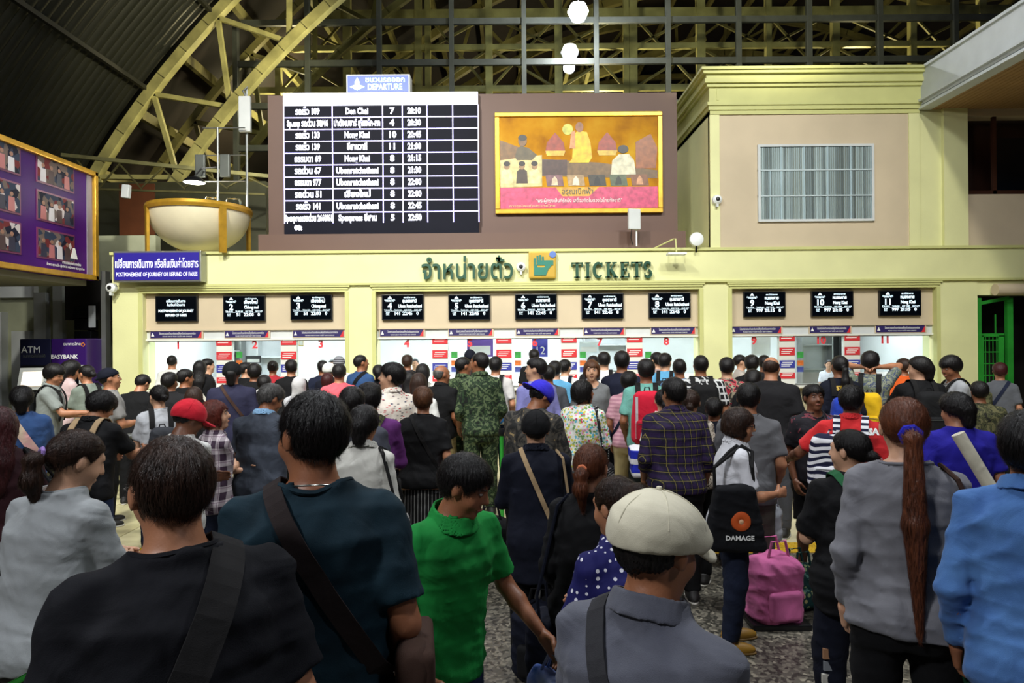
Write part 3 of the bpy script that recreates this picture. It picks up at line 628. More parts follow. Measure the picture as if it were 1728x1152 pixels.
for r in range(3):
    for c in range(3):
        y = by1-1.55-1.32*c; z = bz0+.28+.62*r
        pf = MB().box(0, .012, y-.03, y+.93, z-.03, z+.47).build('photo_border', plain('photo_border', (120, 50, 90), .4), bb_)
        MB().box(.012, .018, y, y+.9, z, z+.44).build('photo', pmat('photo_%d%d' % (r, c), lambda n, l, b, s=r*3+c: photo(n, l, b, s)), pf)
        for q in range(4):
            yy = y+.12+.2*q; cc = [(40, 40, 60), (180, 110, 110), (210, 205, 210), (70, 50, 50)][(q+r+c) % 4]
            MB().add([(.022, yy-.07, z), (.022, yy+.07, z), (.022, yy+.06, z+.22), (.022, yy-.06, z+.22), (.018, yy-.07, z), (.018, yy+.07, z), (.018, yy+.06, z+.22), (.018, yy-.06, z+.22)], [(0, 1, 2, 3), (4, 7, 6, 5), (0, 4, 5, 1), (2, 6, 7, 3), (1, 5, 6, 2), (0, 3, 7, 4)]).build('photo_figure', plain('pf_%d' % cc[0], cc, .5), pf)
            MB().lathe([(.001, .024), (.035, .024), (.035, .018)], (.0, yy, z+.27), 10, 'x').build('photo_head', plain('pf_skin', (150, 110, 90), .5), pf)
MB().add([(.02, by1-.75, bz0+.33), (.02, by1-.55, bz0+.33), (.02, by1-.62, bz0+.52), (.02, by1-.68, bz0+.52), (.01, by1-.75, bz0+.33), (.01, by1-.55, bz0+.33), (.01, by1-.62, bz0+.52), (.01, by1-.68, bz0+.52)], [(0, 1, 2, 3), (4, 7, 6, 5), (0, 4, 5, 1), (2, 6, 7, 3), (1, 5, 6, 2), (0, 3, 7, 4)]).build('emblem', M_whitetxt, bb_)
text('lettering', 'การรถไฟแห่งประเทศไทย', .07, (.012, by1-.7, bz0+.24), M_whitetxt, bb_, .001, 'CENTER', .5, 0, (PI/2, 0, PI/2))
text('lettering', 'ข้าพระพุทธเจ้า ผู้บริหาร พนักงาน และลูกจ้าง', .06, (.012, by1-.85, bz0+.17), M_whitetxt, bb_, .001, 'CENTER', 1.0, 0, (PI/2, 0, PI/2))
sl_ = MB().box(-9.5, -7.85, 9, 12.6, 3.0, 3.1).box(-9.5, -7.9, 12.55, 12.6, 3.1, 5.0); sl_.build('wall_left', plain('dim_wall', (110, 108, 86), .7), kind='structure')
# blue refund sign
Y = 12.55
o = empty('refund_sign', (fx(267, Y), Y, fz(449.5, 267, Y)), -.0, 'blue lit sign about refund of fares at the left end of the frieze', 'sign')
hw = (fx(341, Y)-fx(193, Y))/2
MB().box(-hw, hw, -.02, .2, -.285, .285, .01).build('case', M_steel, o); MB().box(-hw+.03, hw-.03, -.03, -.02, -.25, .25).build('face', litmat('sign_blue', (36, 26, 130), .35), o)
text('lettering', 'เปลี่ยนการเดินทาง หรือคืนเงินค่าโดยสาร', .21, (0, -.034, .04), litmat('sign_white', (225, 225, 245), .7), o, .002, width=hw*2-.09, bold=.003)
text('lettering', 'POSTPONEMENT OF JOURNEY OR REFUND OF FARES', .11, (0, -.034, -.15), litmat('sign_white', (225, 225, 245), .7), o, .002, width=hw*2-.12, bold=.001)
dome(192, 486, 'white security camera under the left end of the refund sign', 12.7)
# uplight bowl on the roof of the frieze
Y = 13.25
bw = empty('uplight_bowl', (fx(339, Y), Y, 3.62), 0, 'large cream half-bowl uplighter with a gold rim above the refund sign', 'lamp')
R, zr_ = .92, fz(356, 339, Y)-3.62
MB().lathe([(R*math.sin(a), zr_-.02-.80*math.cos(a)) for a in [PI/2*k/14+.001 for k in range(15)]], seg=40).build('bowl', plain('cream_bowl', (216, 206, 176), .5, 0, .04), bw, True)
MB().lathe([(R-.04, zr_-.06), (R+.03, zr_-.06), (R+.05, zr_), (R+.03, zr_+.06), (R-.04, zr_+.07), (R-.06, zr_), (R-.04, zr_-.06)], seg=40).build('rim', M_gold, bw, True)
for a in (-.72, -2.42, .7, 2.4): MB().bar(((R+.01)*math.cos(a), (R+.01)*math.sin(a), -.02), ((R+.01)*math.cos(a), (R+.01)*math.sin(a), zr_), .13, .05, up=(math.cos(a), math.sin(a), 0)).build('strut', M_gold, bw)
for x, y in ((.25, 0), (.62, .1), (-.3, .1)):
    c = MB().lathe([(.14, zr_-.1), (.15, zr_+.2), (.12, zr_+.26), (.001, zr_+.27)], (x, y, 0), 20).build('lamp_cover', M_glass, bw, True)
    MB().lathe([(.001, zr_-.1), (.05, zr_-.08), (.05, zr_+.12), (.001, zr_+.16)], (x, y, 0), 12).build('bulb', litmat('bulb_glow', (240, 245, 240), 2.0), c, True)
light('POINT', 'uplight_bulb', (fx(330, Y), Y+.3, 4.9), 45, (1, .97, .85), size=.15)
# antenna cluster
ac = empty('antenna_mast', (fx(419, 13.9), 13.9, 3.6), 0, 'white panel antenna on a tall steel pole right of the uplighter', 'antenna')
zz = lambda y: fz(y, 419, 13.9)-3.6
MB().tube([(0, 0, 0), (0, 0, zz(150))], .025).build('pole', M_steel, ac); MB().box(-.12, .12, -.12, -.03, zz(225), zz(165), .02).build('panel', M_grey, ac)
MB().tube([(0, 0, zz(165)), (-.05, -.05, zz(155)), (.05, -.05, zz(148))], .02).build('bracket', M_steel, ac)
ac = empty('antenna_mast', (fx(370, 13.7), 13.7, 3.6), 0, 'steel mast with two dark box antennas behind the uplighter', 'antenna')
zz = lambda y: fz(y, 370, 13.7)-3.6
MB().tube([(0, 0, 0), (0, 0, zz(215))], .022).build('pole', M_steel, ac)
for x in (-.42, .07): MB().box(x, x+.2, -.1, -.02, zz(300), zz(262), .02).build('box', M_mull, ac)
for y in (216, 262, 306): MB().tube([(-.3, 0, zz(y)), (.55, 0, zz(y))], .012).build('crossbar', M_steel, ac)
fl = empty('flood_lamp', (fx(330, 13.4), 13.4, fz(308, 330, 13.4)), 0, 'round floodlight with a glowing lens above the uplighter bowl', 'lamp')
MB().lathe([(.05, .12), (.12, .1), (.2, .03), (.21, 0)], seg=24).build('shade', M_black, fl, True); MB().lathe([(.001, .005), (.2, .0)], seg=24).build('lens', M_lampw, fl)
MB().tube([(0, 0, .12), (.1, .1, .3), (.35, .2, .35)], .015).build('arm', M_black, fl)
o = MB().box(-.08, .08, -.05, .05, -.14, .14, .02).build('wall_speaker', M_grey, loc=(fx(215, 14.2), 14.2, fz(323, 215, 14.2))); o.rotation_euler = (0, .1, 0); tag(o, 'small white loudspeaker hanging left of the uplighter', 'speaker')
o = MB().box(-.45, .45, 0, .05, -1.0, 1.0).build('brown_panel', plain('orange_brown_panel', (128, 70, 34), .6), loc=(fx(214, 17), 17.5, 5.0)); tag(o, 'orange-brown panel in the shadow behind the billboard', 'panel')

# ------------------------------------------------------------------ roof steel
AX, AZ = 11.7, -7.8
def arch(Y, lab, mat, a0=86, a1=174, wd=.26, nseg=30):
    root = empty('roof_arch', (AX, Y, 0), 0, lab, 'roof arch', 'arched roof trusses')
    def P(r, a): a = math.radians(a); return (r*math.cos(a), 0, AZ+r*math.sin(a))
    for r, nm in ((28.0, 'outer_chord'), (25.9, 'inner_chord')):
        m = MB()
        for k in range(nseg): m.bar(P(r, a0+(a1-a0)*k/nseg), P(r, a0+(a1-a0)*(k+1.02)/nseg), wd*1.1, wd, up=(0, 1, 0))
        m.build(nm, mat, root)
    for k in range(-13, 6):
        o_, i0, i1 = 136.5+6*k, 140+5.7*k, 134.6+5.7*k
        if a0+2 < o_ < a1-2:
            for q in (i0, i1): MB().bar(P(27.9, o_), P(26.0, q), .13, .13, up=(0, 1, 0)).build('web_member', mat, root)
    return root
arch(20.0, 'yellow arched roof truss nearest to the hall, rising at upper left', M_beam, 100, 162)
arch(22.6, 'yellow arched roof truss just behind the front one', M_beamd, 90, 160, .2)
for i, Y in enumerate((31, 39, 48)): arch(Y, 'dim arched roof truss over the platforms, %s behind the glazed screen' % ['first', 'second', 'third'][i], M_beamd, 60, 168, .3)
cg = MB(); na, ny = 46, 0
ang = [math.radians(168-(168-92)*k/na) for k in range(na+1)]; ysr = np.arange(-2, 20.3, .09)
vs = []; 
for y in ysr:
    rr = 28.35+.035*math.sin(y*2*PI/.27)
    for a in ang: vs.append((AX+rr*math.cos(a), y, AZ+rr*math.sin(a)))
fs = [(j*(na+1)+i, j*(na+1)+i+1, (j+1)*(na+1)+i+1, (j+1)*(na+1)+i) for j in range(len(ysr)-1) for i in range(na)]
cg.v = vs; cg.f = fs; ceil = cg.build('ceiling', M_roof, smooth=True, kind='structure')
for a in (160.5, 154.5, 148.5, 142.5, 136.5, 130.5, 124.5): 
    r = math.radians(a); MB().bar((AX+28.15*math.cos(r), -2, AZ+28.15*math.sin(r)), (AX+28.15*math.cos(r), 20, AZ+28.15*math.sin(r)), .11, .12).build('purlin', plain('dark_purlin', (36, 36, 30), .6), ceil)
cg = MB(); na = 60
ang = [math.radians(168-(168-30)*k/na) for k in range(na+1)]; ysr = np.arange(20.3, 66, 1.2)
cg.v = [(AX+28.6*math.cos(a), y, AZ+28.6*math.sin(a)) for y in ysr for a in ang]
cg.f = [(j*(na+1)+i, j*(na+1)+i+1, (j+1)*(na+1)+i+1, (j+1)*(na+1)+i) for j in range(len(ysr)-1) for i in range(na)]
ceil2 = cg.build('ceiling_platforms', M_roofb, smooth=True, kind='structure')
for k in range(30):
    r = math.radians(166-4.4*k); MB().bar((AX+28.2*math.cos(r), 20.5, AZ+28.2*math.sin(r)), (AX+28.2*math.cos(r), 64, AZ+28.2*math.sin(r)), .16, .3).build('purlin', M_beamd, ceil2)
# end wall truss at lower left behind the billboard
o = empty('roof_brace', (-9.5, 17.5, 4.6), 0, 'thin yellow lattice girder behind the billboard top', 'girder')
MB().bar((-2, 0, 2.15), (3.4, 0, 1.55), .09).build('top_bar', M_beam, o); MB().bar((-2, 0, 1.3), (3.2, 0, 1.1), .05).build('bottom_bar', M_beamd, o)
for k in range(9): MB().bar((-1.6+.55*k, 0, 1.3 if k % 2 else 2.0-.06*k), (-1.05+.55*k, 0, 2.0-.06*k if k % 2 else 1.25), .035).build('web_member', M_beamd, o)
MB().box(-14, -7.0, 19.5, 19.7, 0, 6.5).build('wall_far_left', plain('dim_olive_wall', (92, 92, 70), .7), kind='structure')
# glazed steel screen
SY = 21.0
sr = empty('glazed_screen', (0, SY, 0), 0, 'tall grey steel glazed screen behind the departure board', 'screen')
vx = [fx(p, SY) for p in (402, 523, 644, 766, 888, 1010, 1131, 1250, 1369, 1488, 1615, 1740)]; hz_ = [fz(y, 864, SY) for y in (-35, 36, 105, 176, 247, 320)]
rz_ = lambda x: min(14, AZ+math.sqrt(28.0**2-(x-AX)**2)-.1)
for x in vx: MB().box(x-.07, x+.07, -.1, .1, 3, rz_(x)).build('mullion', M_mull, sr)
for z in hz_: MB().box(max(vx[0], AX-math.sqrt(28.0**2-(z-AZ)**2)+.15), vx[-1], -.06, .06, z-.09, z+.09).build('transom', M_mull, sr)
for i in range(len(vx)-1):
    for j in range(len(hz_)-1):
        if hz_[j] < rz_(vx[i]): MB().box(vx[i]+.07, vx[i+1]-.07, -.006, .006, hz_[j+1]+.09, hz_[j]-.09).build('pane', M_glassd, sr)
# lattice frame behind the screen
LY = 25.0
lf = empty('lattice_frame', (0, LY, 0), 0, 'yellow steel lattice frame standing behind the glazed screen', 'frame')
for y, wd in ((24, .34), (80, .2), (150, .22)): z = fz(y, 864, LY); MB().box(fx(430, LY), fx(1800, LY), -.08, .08, z-wd/2, z+wd/2).build('beam', M_beam, lf)
pv = [(474, .2), (590, .28), (710, .24), (726, .2), (829, .26), (946, .28), (1060, .2), (1072, .28), (1186, .3), (1300, .2), (1413, .26), (1543, .22), (1660, .24)]
for p, wd in pv: MB().box(fx(p, LY)-wd/2, fx(p, LY)+wd/2, -.12, .12, 3, 15).build('post', M_beam, lf)
for i in range(len(pv)-1):
    a, b = fx(pv[i][0], LY), fx(pv[i+1][0], LY)
    if b-a > 1:
        for (y0, y1) in ((24, 80), (80, 150), (150, 24)):
            z0, z1 = fz(y0, 864, LY), fz(y1, 864, LY)
            if i % 2: z0, z1 = z1, z0
            MB().bar((a, .1, z0), (b, .1, z1), .08).build('diagonal', M_beamd, lf)
# long ladder girders running back over the platforms
for i, x in enumerate((2.2, 3.0, 12.5, 16.5, -4.5)):
    o = empty('platform_girder', (x, 26, 11.2), 0, 'long yellow girder running back over the platforms, %s from the left' % ['second', 'third', 'fourth', 'fifth', 'first'][i], 'girder', 'girders over the platforms')
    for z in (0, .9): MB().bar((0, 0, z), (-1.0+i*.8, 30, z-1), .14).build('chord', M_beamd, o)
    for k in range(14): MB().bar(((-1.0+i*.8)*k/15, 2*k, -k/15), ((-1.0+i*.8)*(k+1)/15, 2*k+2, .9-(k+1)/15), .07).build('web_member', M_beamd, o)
for i, (a, z0, b, z1) in enumerate(((-6, 9.5, 8, 14.2), (9, 12.8, 22, 9.5), (-2, 8.8, 6.5, 12.2))):
    o = MB().bar((a, 28+i, z0), (b, 28+i, z1), .25, .3).build('sloping_beam', M_beamd); tag(o, 'sloping brown-yellow beam beyond the glazed screen, %s' % ['rising to the lamp', 'falling to the right', 'lower left one'][i], 'beam')
# hanging lamps
for i, (px, py, Y, r, pw) in enumerate(((980, 20, 19.6, .30, 520),)):
    x, z = fx(px, Y), fz(py, px, Y)
    o = empty('hanging_lamp', (x, Y, z), 0, ['large bright white hanging lamp at the top centre', 'smaller white lamp below the bright one, behind the screen'][i], 'lamp')
    MB().lathe([(.001, -r), (r*.6, -r*.8), (r, 0), (r*.7, r*.7), (r*.2, r*.95)], seg=24).build('globe', M_lamp, o, True); MB().tube([(0, 0, r*.9), (0, 0, r+4)], .02).build('rod', M_steel, o)
    light('POINT', 'hanging_lamp_bulb', (x, Y-.35, z-.35), pw, (.95, .98, 1), size=.2)
#PEOPLE
# ================================================================== figures grown from distance fields
f4 = np.float32
def axis(lo, hi, h, fine=()):
    out = [lo]; x = lo
    while x < hi:
        st = h
        for a, b, hh in fine:
            if a-1e-6 <= x < b: st = hh
        x += st; out.append(x)
    return np.array(out, f4)
class Grid:
    def __init__(s, xs, ys, zs):
        s.a = (xs, ys, zs); s.F = np.full((len(xs), len(ys), len(zs)), .3, f4)
    def blk(s, lo, hi):
        sl = []; ax = []
        for k in range(3):
            i = max(0, np.searchsorted(s.a[k], lo[k])-1); j = min(len(s.a[k]), np.searchsorted(s.a[k], hi[k])+1)
            if j <= i: return None, None
            sl.append(slice(i, j)); sh = [1, 1, 1]; sh[k] = j-i; ax.append(s.a[k][i:j].reshape(sh))
        return tuple(sl), ax
    def put(s, pr):
        fn, lo, hi, k, op = pr
        m = k+.03
        sl, ax = s.blk([v-m for v in lo], [v+m for v in hi])
        if sl is None: return
        d = fn(*ax); A = s.F[sl]
        if op == 'sub': d = -d; h = np.clip(.5-.5*(d-A)/k, 0, 1) if k > 0 else (A > d)*1.0; s.F[sl] = (d+(A-d)*h + (k*h*(1-h) if k > 0 else 0)).astype(f4)
        elif k > 0:
            h = np.clip(.5+.5*(A-d)/k, 0, 1); s.F[sl] = (A+(d-A)*h-k*h*(1-h)).astype(f4)
        else: s.F[sl] = np.minimum(A, d)
def smin(a, b, k):
    h = np.clip(.5+.5*(b-a)/k, 0, 1); return b+(a-b)*h-k*h*(1-h)
def rc(a, b, ra, rb, k=.02, sq=None, cut=None, op='u', cut0=None):
    a = np.array(a, float); b = np.array(b, float); ab = b-a; L2 = float(ab@ab)+1e-9
    def fn(X, Y, Z):
        x, y, z = X-a[0], Y-a[1], Z-a[2]
        t = np.clip((x*ab[0]+y*ab[1]+z*ab[2])/L2, 0, 1)
        x = x-t*ab[0]; y = y-t*ab[1]; z = z-t*ab[2]
        if sq:
            n, f = sq; q = (x*n[0]+y*n[1]+z*n[2])*(f-1); x = x+q*n[0]; y = y+q*n[1]; z = z+q*n[2]
        d = np.sqrt(x*x+y*y+z*z)-(ra+(rb-ra)*t)
        if cut is not None:
            c, n = cut; d = np.maximum(d, (X-c[0])*n[0]+(Y-c[1])*n[1]+(Z-c[2])*n[2])
        if cut0 is not None:
            c, n = cut0; d = np.maximum(d, (X-c[0])*n[0]+(Y-c[1])*n[1]+(Z-c[2])*n[2])
        return d
    r = max(ra, rb)
    return (fn, np.minimum(a, b)-r, np.maximum(a, b)+r, k, op)
def elld(X, Y, Z, c, r):
    x, y, z = (X-c[0])/r[0], (Y-c[1])/r[1], (Z-c[2])/r[2]
    k0 = np.sqrt(x*x+y*y+z*z)+1e-6; k1 = np.sqrt((x/r[0])**2+(y/r[1])**2+(z/r[2])**2)+1e-6
    return k0*(k0-1)/k1
def ellp(c, r, k=.02, op='u', cut=None):
    def fn(X, Y, Z):
        d = elld(X, Y, Z, c, r)
        return d if cut is None else np.maximum(d, cut(X, Y, Z))
    return (fn, np.array(c)-np.array(r), np.array(c)+np.array(r), k, op)
def boxd(X, Y, Z, c, b, r):
    qx, qy, qz = np.abs(X-c[0])-b[0]+r, np.abs(Y-c[1])-b[1]+r, np.abs(Z-c[2])-b[2]+r
    return np.sqrt(np.maximum(qx, 0)**2+np.maximum(qy, 0)**2+np.maximum(qz, 0)**2)+np.minimum(np.maximum(np.maximum(qx, qy), qz), 0)-r
def boxp(c, b, r, k=.01, op='u'):
    return (lambda X, Y, Z: boxd(X, Y, Z, c, b, r), np.array(c)-np.array(b), np.array(c)+np.array(b), k, op)
def surfnet(F, ax):
    S = F < 0
    nx, ny, nz = F.shape
    cnt = np.zeros((nx-1, ny-1, nz-1), np.int8)
    for i in (0, 1):
        for j in (0, 1):
            for k in (0, 1): cnt += S[i:nx-1+i, j:ny-1+j, k:nz-1+k]
    mask = (cnt > 0) & (cnt < 8)
    I, J, K = np.nonzero(mask); n = len(I)
    if n == 0: return np.zeros((0, 3), f4), np.zeros((0, 4), np.int32)
    idx = np.full(mask.shape, -1, np.int32); idx[I, J, K] = np.arange(n)
    V = {}; off = [(i, j, k) for i in (0, 1) for j in (0, 1) for k in (0, 1)]
    for o in off: V[o] = F[I+o[0], J+o[1], K+o[2]]
    lo = [ax[0][I], ax[1][J], ax[2][K]]; st = [ax[0][I+1]-lo[0], ax[1][J+1]-lo[1], ax[2][K+1]-lo[2]]
    acc = np.zeros((n, 3), f4); c = np.zeros(n, f4)
    for o in off:
        for d in range(3):
            if o[d]: continue
            p = list(o); p[d] = 1; p = tuple(p)
            a, b = V[o], V[p]; m = (a < 0) != (b < 0)
            t = np.where(m, a/np.where(m, a-b, 1), 0)
            for q in range(3): acc[:, q] += np.where(m, (t if q == d else o[q]), 0)
            c += m
    acc /= c[:, None]
    P = np.stack([lo[q]+acc[:, q]*st[q] for q in range(3)], 1)
    Q = []
    for d in range(3):
        A = np.moveaxis(S, d, 0); m = A[:-1] != A[1:]
        m = m[:, 1:-1, 1:-1]; i, j, k = np.nonzero(m); j = j+1; k = k+1
        sgn = A[i, j, k]; Id = np.moveaxis(idx, d, 0)
        q = np.stack([Id[i, j-1, k-1], Id[i, j, k-1], Id[i, j, k], Id[i, j-1, k]], 1)
        if d == 1: sgn = ~sgn
        q[~sgn] = q[~sgn][:, ::-1]; Q.append(q)
    return P.astype(f4), np.concatenate(Q).astype(np.int32)
def mesh_of(name, V, Q, mats, parent, loc=None):
    me = bpy.data.meshes.new(name); n = len(V); m = len(Q)
    me.vertices.add(n); me.vertices.foreach_set('co', np.ascontiguousarray(V, f4).ravel())
    me.loops.add(m*4); me.loops.foreach_set('vertex_index', Q.ravel().astype(np.int32))
    me.polygons.add(m); me.polygons.foreach_set('loop_start', np.arange(0, 4*m, 4, dtype=np.int32))
    try: me.polygons.foreach_set('loop_total', np.full(m, 4, np.int32))
    except Exception: pass
    me.update(calc_edges=True); me.polygons.foreach_set('use_smooth', np.ones(m, bool))
    me.materials.append(mats)
    o = bpy.data.objects.new(name, me); COL.objects.link(o)
    if parent: o.parent = parent
    if loc is not None: o.location = loc
    return o
def grow(prims, h, fine=((), (), ()), fold=None, seed=0):
    lo = np.min([p[1] for p in prims if p[4] == 'u'], 0)-.03; hi = np.max([p[2] for p in prims if p[4] == 'u'], 0)+.03
    g = Grid(*[axis(lo[k], hi[k], h, fine[k]) for k in range(3)])
    for p in prims: g.put(p)
    if fold:
        amp, sets = fold
        I, J, K = np.nonzero(np.abs(g.F) < .05); x, y, z = g.a[0][I], g.a[1][J], g.a[2][K]
        d = np.zeros(len(I), f4)
        for (kx, ky, kz, ph, wp, w) in sets:
            s_ = np.sin(kx*x+ky*y+kz*z+ph+wp*np.sin(5*x+9*z+ph*2)+.7*np.sin(11*y-7*z+ph))
            d += w*(1-np.abs(s_))**2
        g.F[I, J, K] -= amp*(d-.3)
    return g
def sampler(g):
    F = g.F
    def f(p):
        ix = []
        for k in range(3):
            a = g.a[k]; i = np.clip(np.searchsorted(a, p[:, k])-1, 0, len(a)-2); t = np.clip((p[:, k]-a[i])/(a[i+1]-a[i]), 0, 1); ix.append((i, t))
        (i, u), (j, v), (k, w) = ix; r = 0
        for a in (0, 1):
            for b in (0, 1):
                for c in (0, 1): r = r+F[i+a, j+b, k+c]*(u if a else 1-u)*(v if b else 1-v)*(w if c else 1-w)
        return r
    return f
def ring(g, c, u, v, t0, t1, n, width, nrm, name, mat, parent, thick=.006, rmax=.34, loc=(0, 0, 0)):
    """a strap laid on the clothed body: marches outwards from c in the plane u,v"""
    f = sampler(g); c = np.array(c); u = np.array(u, float); v = np.array(v, float); u /= np.linalg.norm(u); v /= np.linalg.norm(v); nrm = np.array(nrm, float); nrm /= np.linalg.norm(nrm)
    rs = np.linspace(.01, rmax, 70); th = np.linspace(t0, t1, n); R = []; dirs = []
    for t in th:
        d = math.cos(t)*u+math.sin(t)*v; dirs.append(d)
        rr = []
        for q in (-.5, 0, .5):
            val = f(c+rs[:, None]*d+nrm*width*q); out = np.nonzero(val > 0)[0]; rr.append(rs[out[0]] if len(out) else .2)
        R.append(max(rr[1], min(max(rr), rr[1]+.012)))
    R = np.array(R); 
    ker = np.array([1, 2, 3, 2, 1])/9.0; R2 = np.convolve(np.pad(R, 2, 'edge'), ker, 'valid'); R = np.maximum(R2, R-.004)
    vs = []; qs = []
    for i, (r, d) in enumerate(zip(R, dirs)):
        for (s_, e) in ((-1, 0), (1, 0), (1, 1), (-1, 1)):
            vs.append(c+d*(r+.002+thick*e)+nrm*width/2*s_-np.array(loc))
    for i in range(n-1):
        for k in range(4): qs.append((i*4+k, i*4+(k+1) % 4, i*4+4+(k+1) % 4, i*4+4+k))
    qs += [(3, 2, 1, 0), tuple((n-1)*4+k for k in range(4))]
    o = mesh_of(name, np.array(vs, f4), np.array(qs, np.int32), mat, parent); o.data.polygons.foreach_set('use_smooth', np.zeros(len(o.data.polygons), bool)); return o

def strands(V, g, n, wd, fromh, R, style, mat, par, rnd):
    r = np.random.RandomState(rnd); f = sampler(g); P = V[r.randint(0, len(V), n)].astype(float); P += r.normal(0, .002, P.shape)
    e = .004; N = np.stack([f(P+np.eye(3)[k]*e)-f(P-np.eye(3)[k]*e) for k in range(3)], 1); N /= np.linalg.norm(N, axis=1)[:, None]+1e-6
    crown = np.array(fromh((.01, -.045, 1.715))); D = P-crown; D /= np.linalg.norm(D, axis=1)[:, None]+1e-5
    tie = np.array(fromh((0, -.13, 1.56 if style != 'bun' else 1.635)))
    if style in ('pony', 'tied', 'bun'):
        T = tie-P; dn = np.linalg.norm(T, axis=1)[:, None]; T = T/(dn+1e-5); below = ((P[:, 2:3] < tie[2]-.03) & (P[:, 1:2] < tie[1]+.05)); D = np.where(below, np.array((0, -.1, -1.0)), T)
    else:
        low = np.clip((crown[2]-.07-P[:, 2:3])/.08, 0, 1); D = D*(1-low)+np.array((0, 0, -1.0))*low
    D = D+r.normal(0, .16 if style not in ('pony', 'bun', 'tied') else .05, D.shape); D -= N*(D*N).sum(1)[:, None]; D /= np.linalg.norm(D, axis=1)[:, None]+1e-6
    Sd = np.cross(D, N); L = r.uniform(.018, .042, (n, 1)); up = r.uniform(.0006, .0035, (n, 1)); vs = []
    for i in range(4):
        t = i/3.0; c = P+D*L*t+N*(.0008+up*math.sin(PI*min(t*1.1, 1)*.75)-L*L*t*t*3.2); w_ = wd*(1-.75*t)
        vs += [c-Sd*w_/2, c+Sd*w_/2]
    A = np.stack(vs, 1).reshape(-1, 3); b = (np.arange(n)*8)[:, None]
    Q = np.concatenate([b+np.array([[2*i, 2*i+1, 2*i+3, 2*i+2]]) for i in range(3)], 0)
    o = mesh_of('hair_strands', A.astype(f4), Q.astype(np.int32), mat, par); o['kind'] = 'stuff'; return o
# ---- cached hands and shoes
HC = {}
def hand_mesh(curl, res):
    key = (round(curl, 1), res)
    if key in HC: return HC[key]
    pr = [rc((0, 0, -.045), (0, 0, .01), .024, .024, .012, ((0, 1, 0), 1.25))]
    L = [(.026, .070), (.009, .078), (-.009, .072), (-.026, .056)]
    for x, l in L:
        pr.append(rc((x*.45, 0, .01), (x, 0, .078), .017, .0125, .016))
        p = np.array([x, 0, .080]); an = .12+curl*.5; sp = x*1.2
        for q, (fr, rr) in enumerate(((.45, .0098), (.32, .0088), (.25, .0078))):
            d = np.array([sp*.9, math.sin(an), math.cos(an)]); e = p+d*l*fr
            pr.append(rc(p, e, rr, rr*.93, .003)); p = e; an += .15+curl*.75
    p = np.array([.022, .004, .016])
    for d, l, r0, r1 in (((.62, .4, .75), .036, .015, .0125), ((.12, .45+curl*.3, .9), .030, .011, .010), ((-.12, .45+curl*.4, .85), .026, .0095, .0085)):
        d = np.array(d); d = d/np.linalg.norm(d); e = p+d*l; pr.append(rc(p, e, r0, r1, .008)); p = e
    g = grow(pr, res); HC[key] = surfnet(g.F, g.a); return HC[key]
def shoe_mesh():
    if 'shoe' in HC: return HC['shoe']
    flo = lambda X, Y, Z: -Z+.004+0*X*Y
    pr = [ellp((0, .04, .030), (.045, .135, .045), .01, cut=lambda X, Y, Z: .002-Z), rc((0, -.035, .05), (0, -.02, .10), .045, .042, .03, cut=((0, 0, .105), (0, 0, 1)))]
    g = grow(pr, .010); HC['shoe'] = surfnet(g.F, g.a); return HC['shoe']
def sole_mesh():
    if 'sole' in HC: return HC['sole']
    pr = [(lambda X, Y, Z: np.maximum(elld(X, Y, Z, (0, .04, .01), (.05, .142, .05)), np.abs(Z-.008)-.008), np.array((-.05, -.1, 0)), np.array((.05, .18, .016)), 0, 'u')]
    g = grow(pr, .008); HC['sole'] = surfnet(g.F, g.a); return HC['sole']

# ---- cloth, skin and hair materials
def cloth(name, col, col2=None, rough=.85, wr=.5, fine=450, vs=5, sheen=.25):
    key = ('cloth', name)
    if key in MATS: return MATS[key]
    m, n, l, b = nt(name); v = coords(n, l); b.inputs['Roughness'].default_value = rough; b.inputs['Specular IOR Level'].default_value = .25
    b.inputs['Sheen Weight'].default_value = sheen*.35 if sum(col) > 240 else 0.0; b.inputs['Sheen Roughness'].default_value = .5
    c = srgb(col); d = srgb(col2) if col2 else tuple(x*.78 for x in c[:3])+(1,)
    l.new(ramp(n, l, noise(n, l, v, vs, 5, .6), [(.32, d), (.68, c)]), b.inputs['Base Color'])
    h = mixc(n, l, .07, noise(n, l, v, 6, 2, .45, 1.6), noise(n, l, v, fine, 2))
    bump(n, l, h, wr, .024, b)
    MATS[key] = m; return m
def pattern(name, fn, rough=.8, wr=.4):
    key = ('pat', name)
    if key in MATS: return MATS[key]
    m, n, l, b = nt(name); v = coords(n, l); b.inputs['Roughness'].default_value = rough; b.inputs['Specular IOR Level'].default_value = .25
    l.new(fn(n, l, v), b.inputs['Base Color']); bump(n, l, noise(n, l, v, 7, 3, .5, 1.2), wr, .022, b)
    MATS[key] = m; return m
def band(n, l, val, period, width, off=0):
    f = mathn(n, l, 'FRACT', mathn(n, l, 'ADD', mathn(n, l, 'DIVIDE', val, period), 50.0+off)); return mathn(n, l, 'LESS_THAN', f, width)
def sep(n, l, v):
    s = n.new('ShaderNodeSeparateXYZ'); l.new(v, s.inputs[0]); return s.outputs
def plaid(base, a, bcol, per=.09, w1=.45, w2=.05, line=None):
    def fn(n, l, v):
        x, y, z = sep(n, l, v); xx = mathn(n, l, 'ADD', x, y); k = mathn(n, l, 'MULTIPLY', mathn(n, l, 'ADD', band(n, l, xx, per, w1), band(n, l, z, per, w1)), .5)
        c = mixc(n, l, k, srgb(base), srgb(a))
        k2 = mathn(n, l, 'MAXIMUM', band(n, l, xx, per, w2, .7), band(n, l, z, per, w2, .7))
        return mixc(n, l, mathn(n, l, 'MULTIPLY', k2, .75), c, srgb(bcol))
    return fn
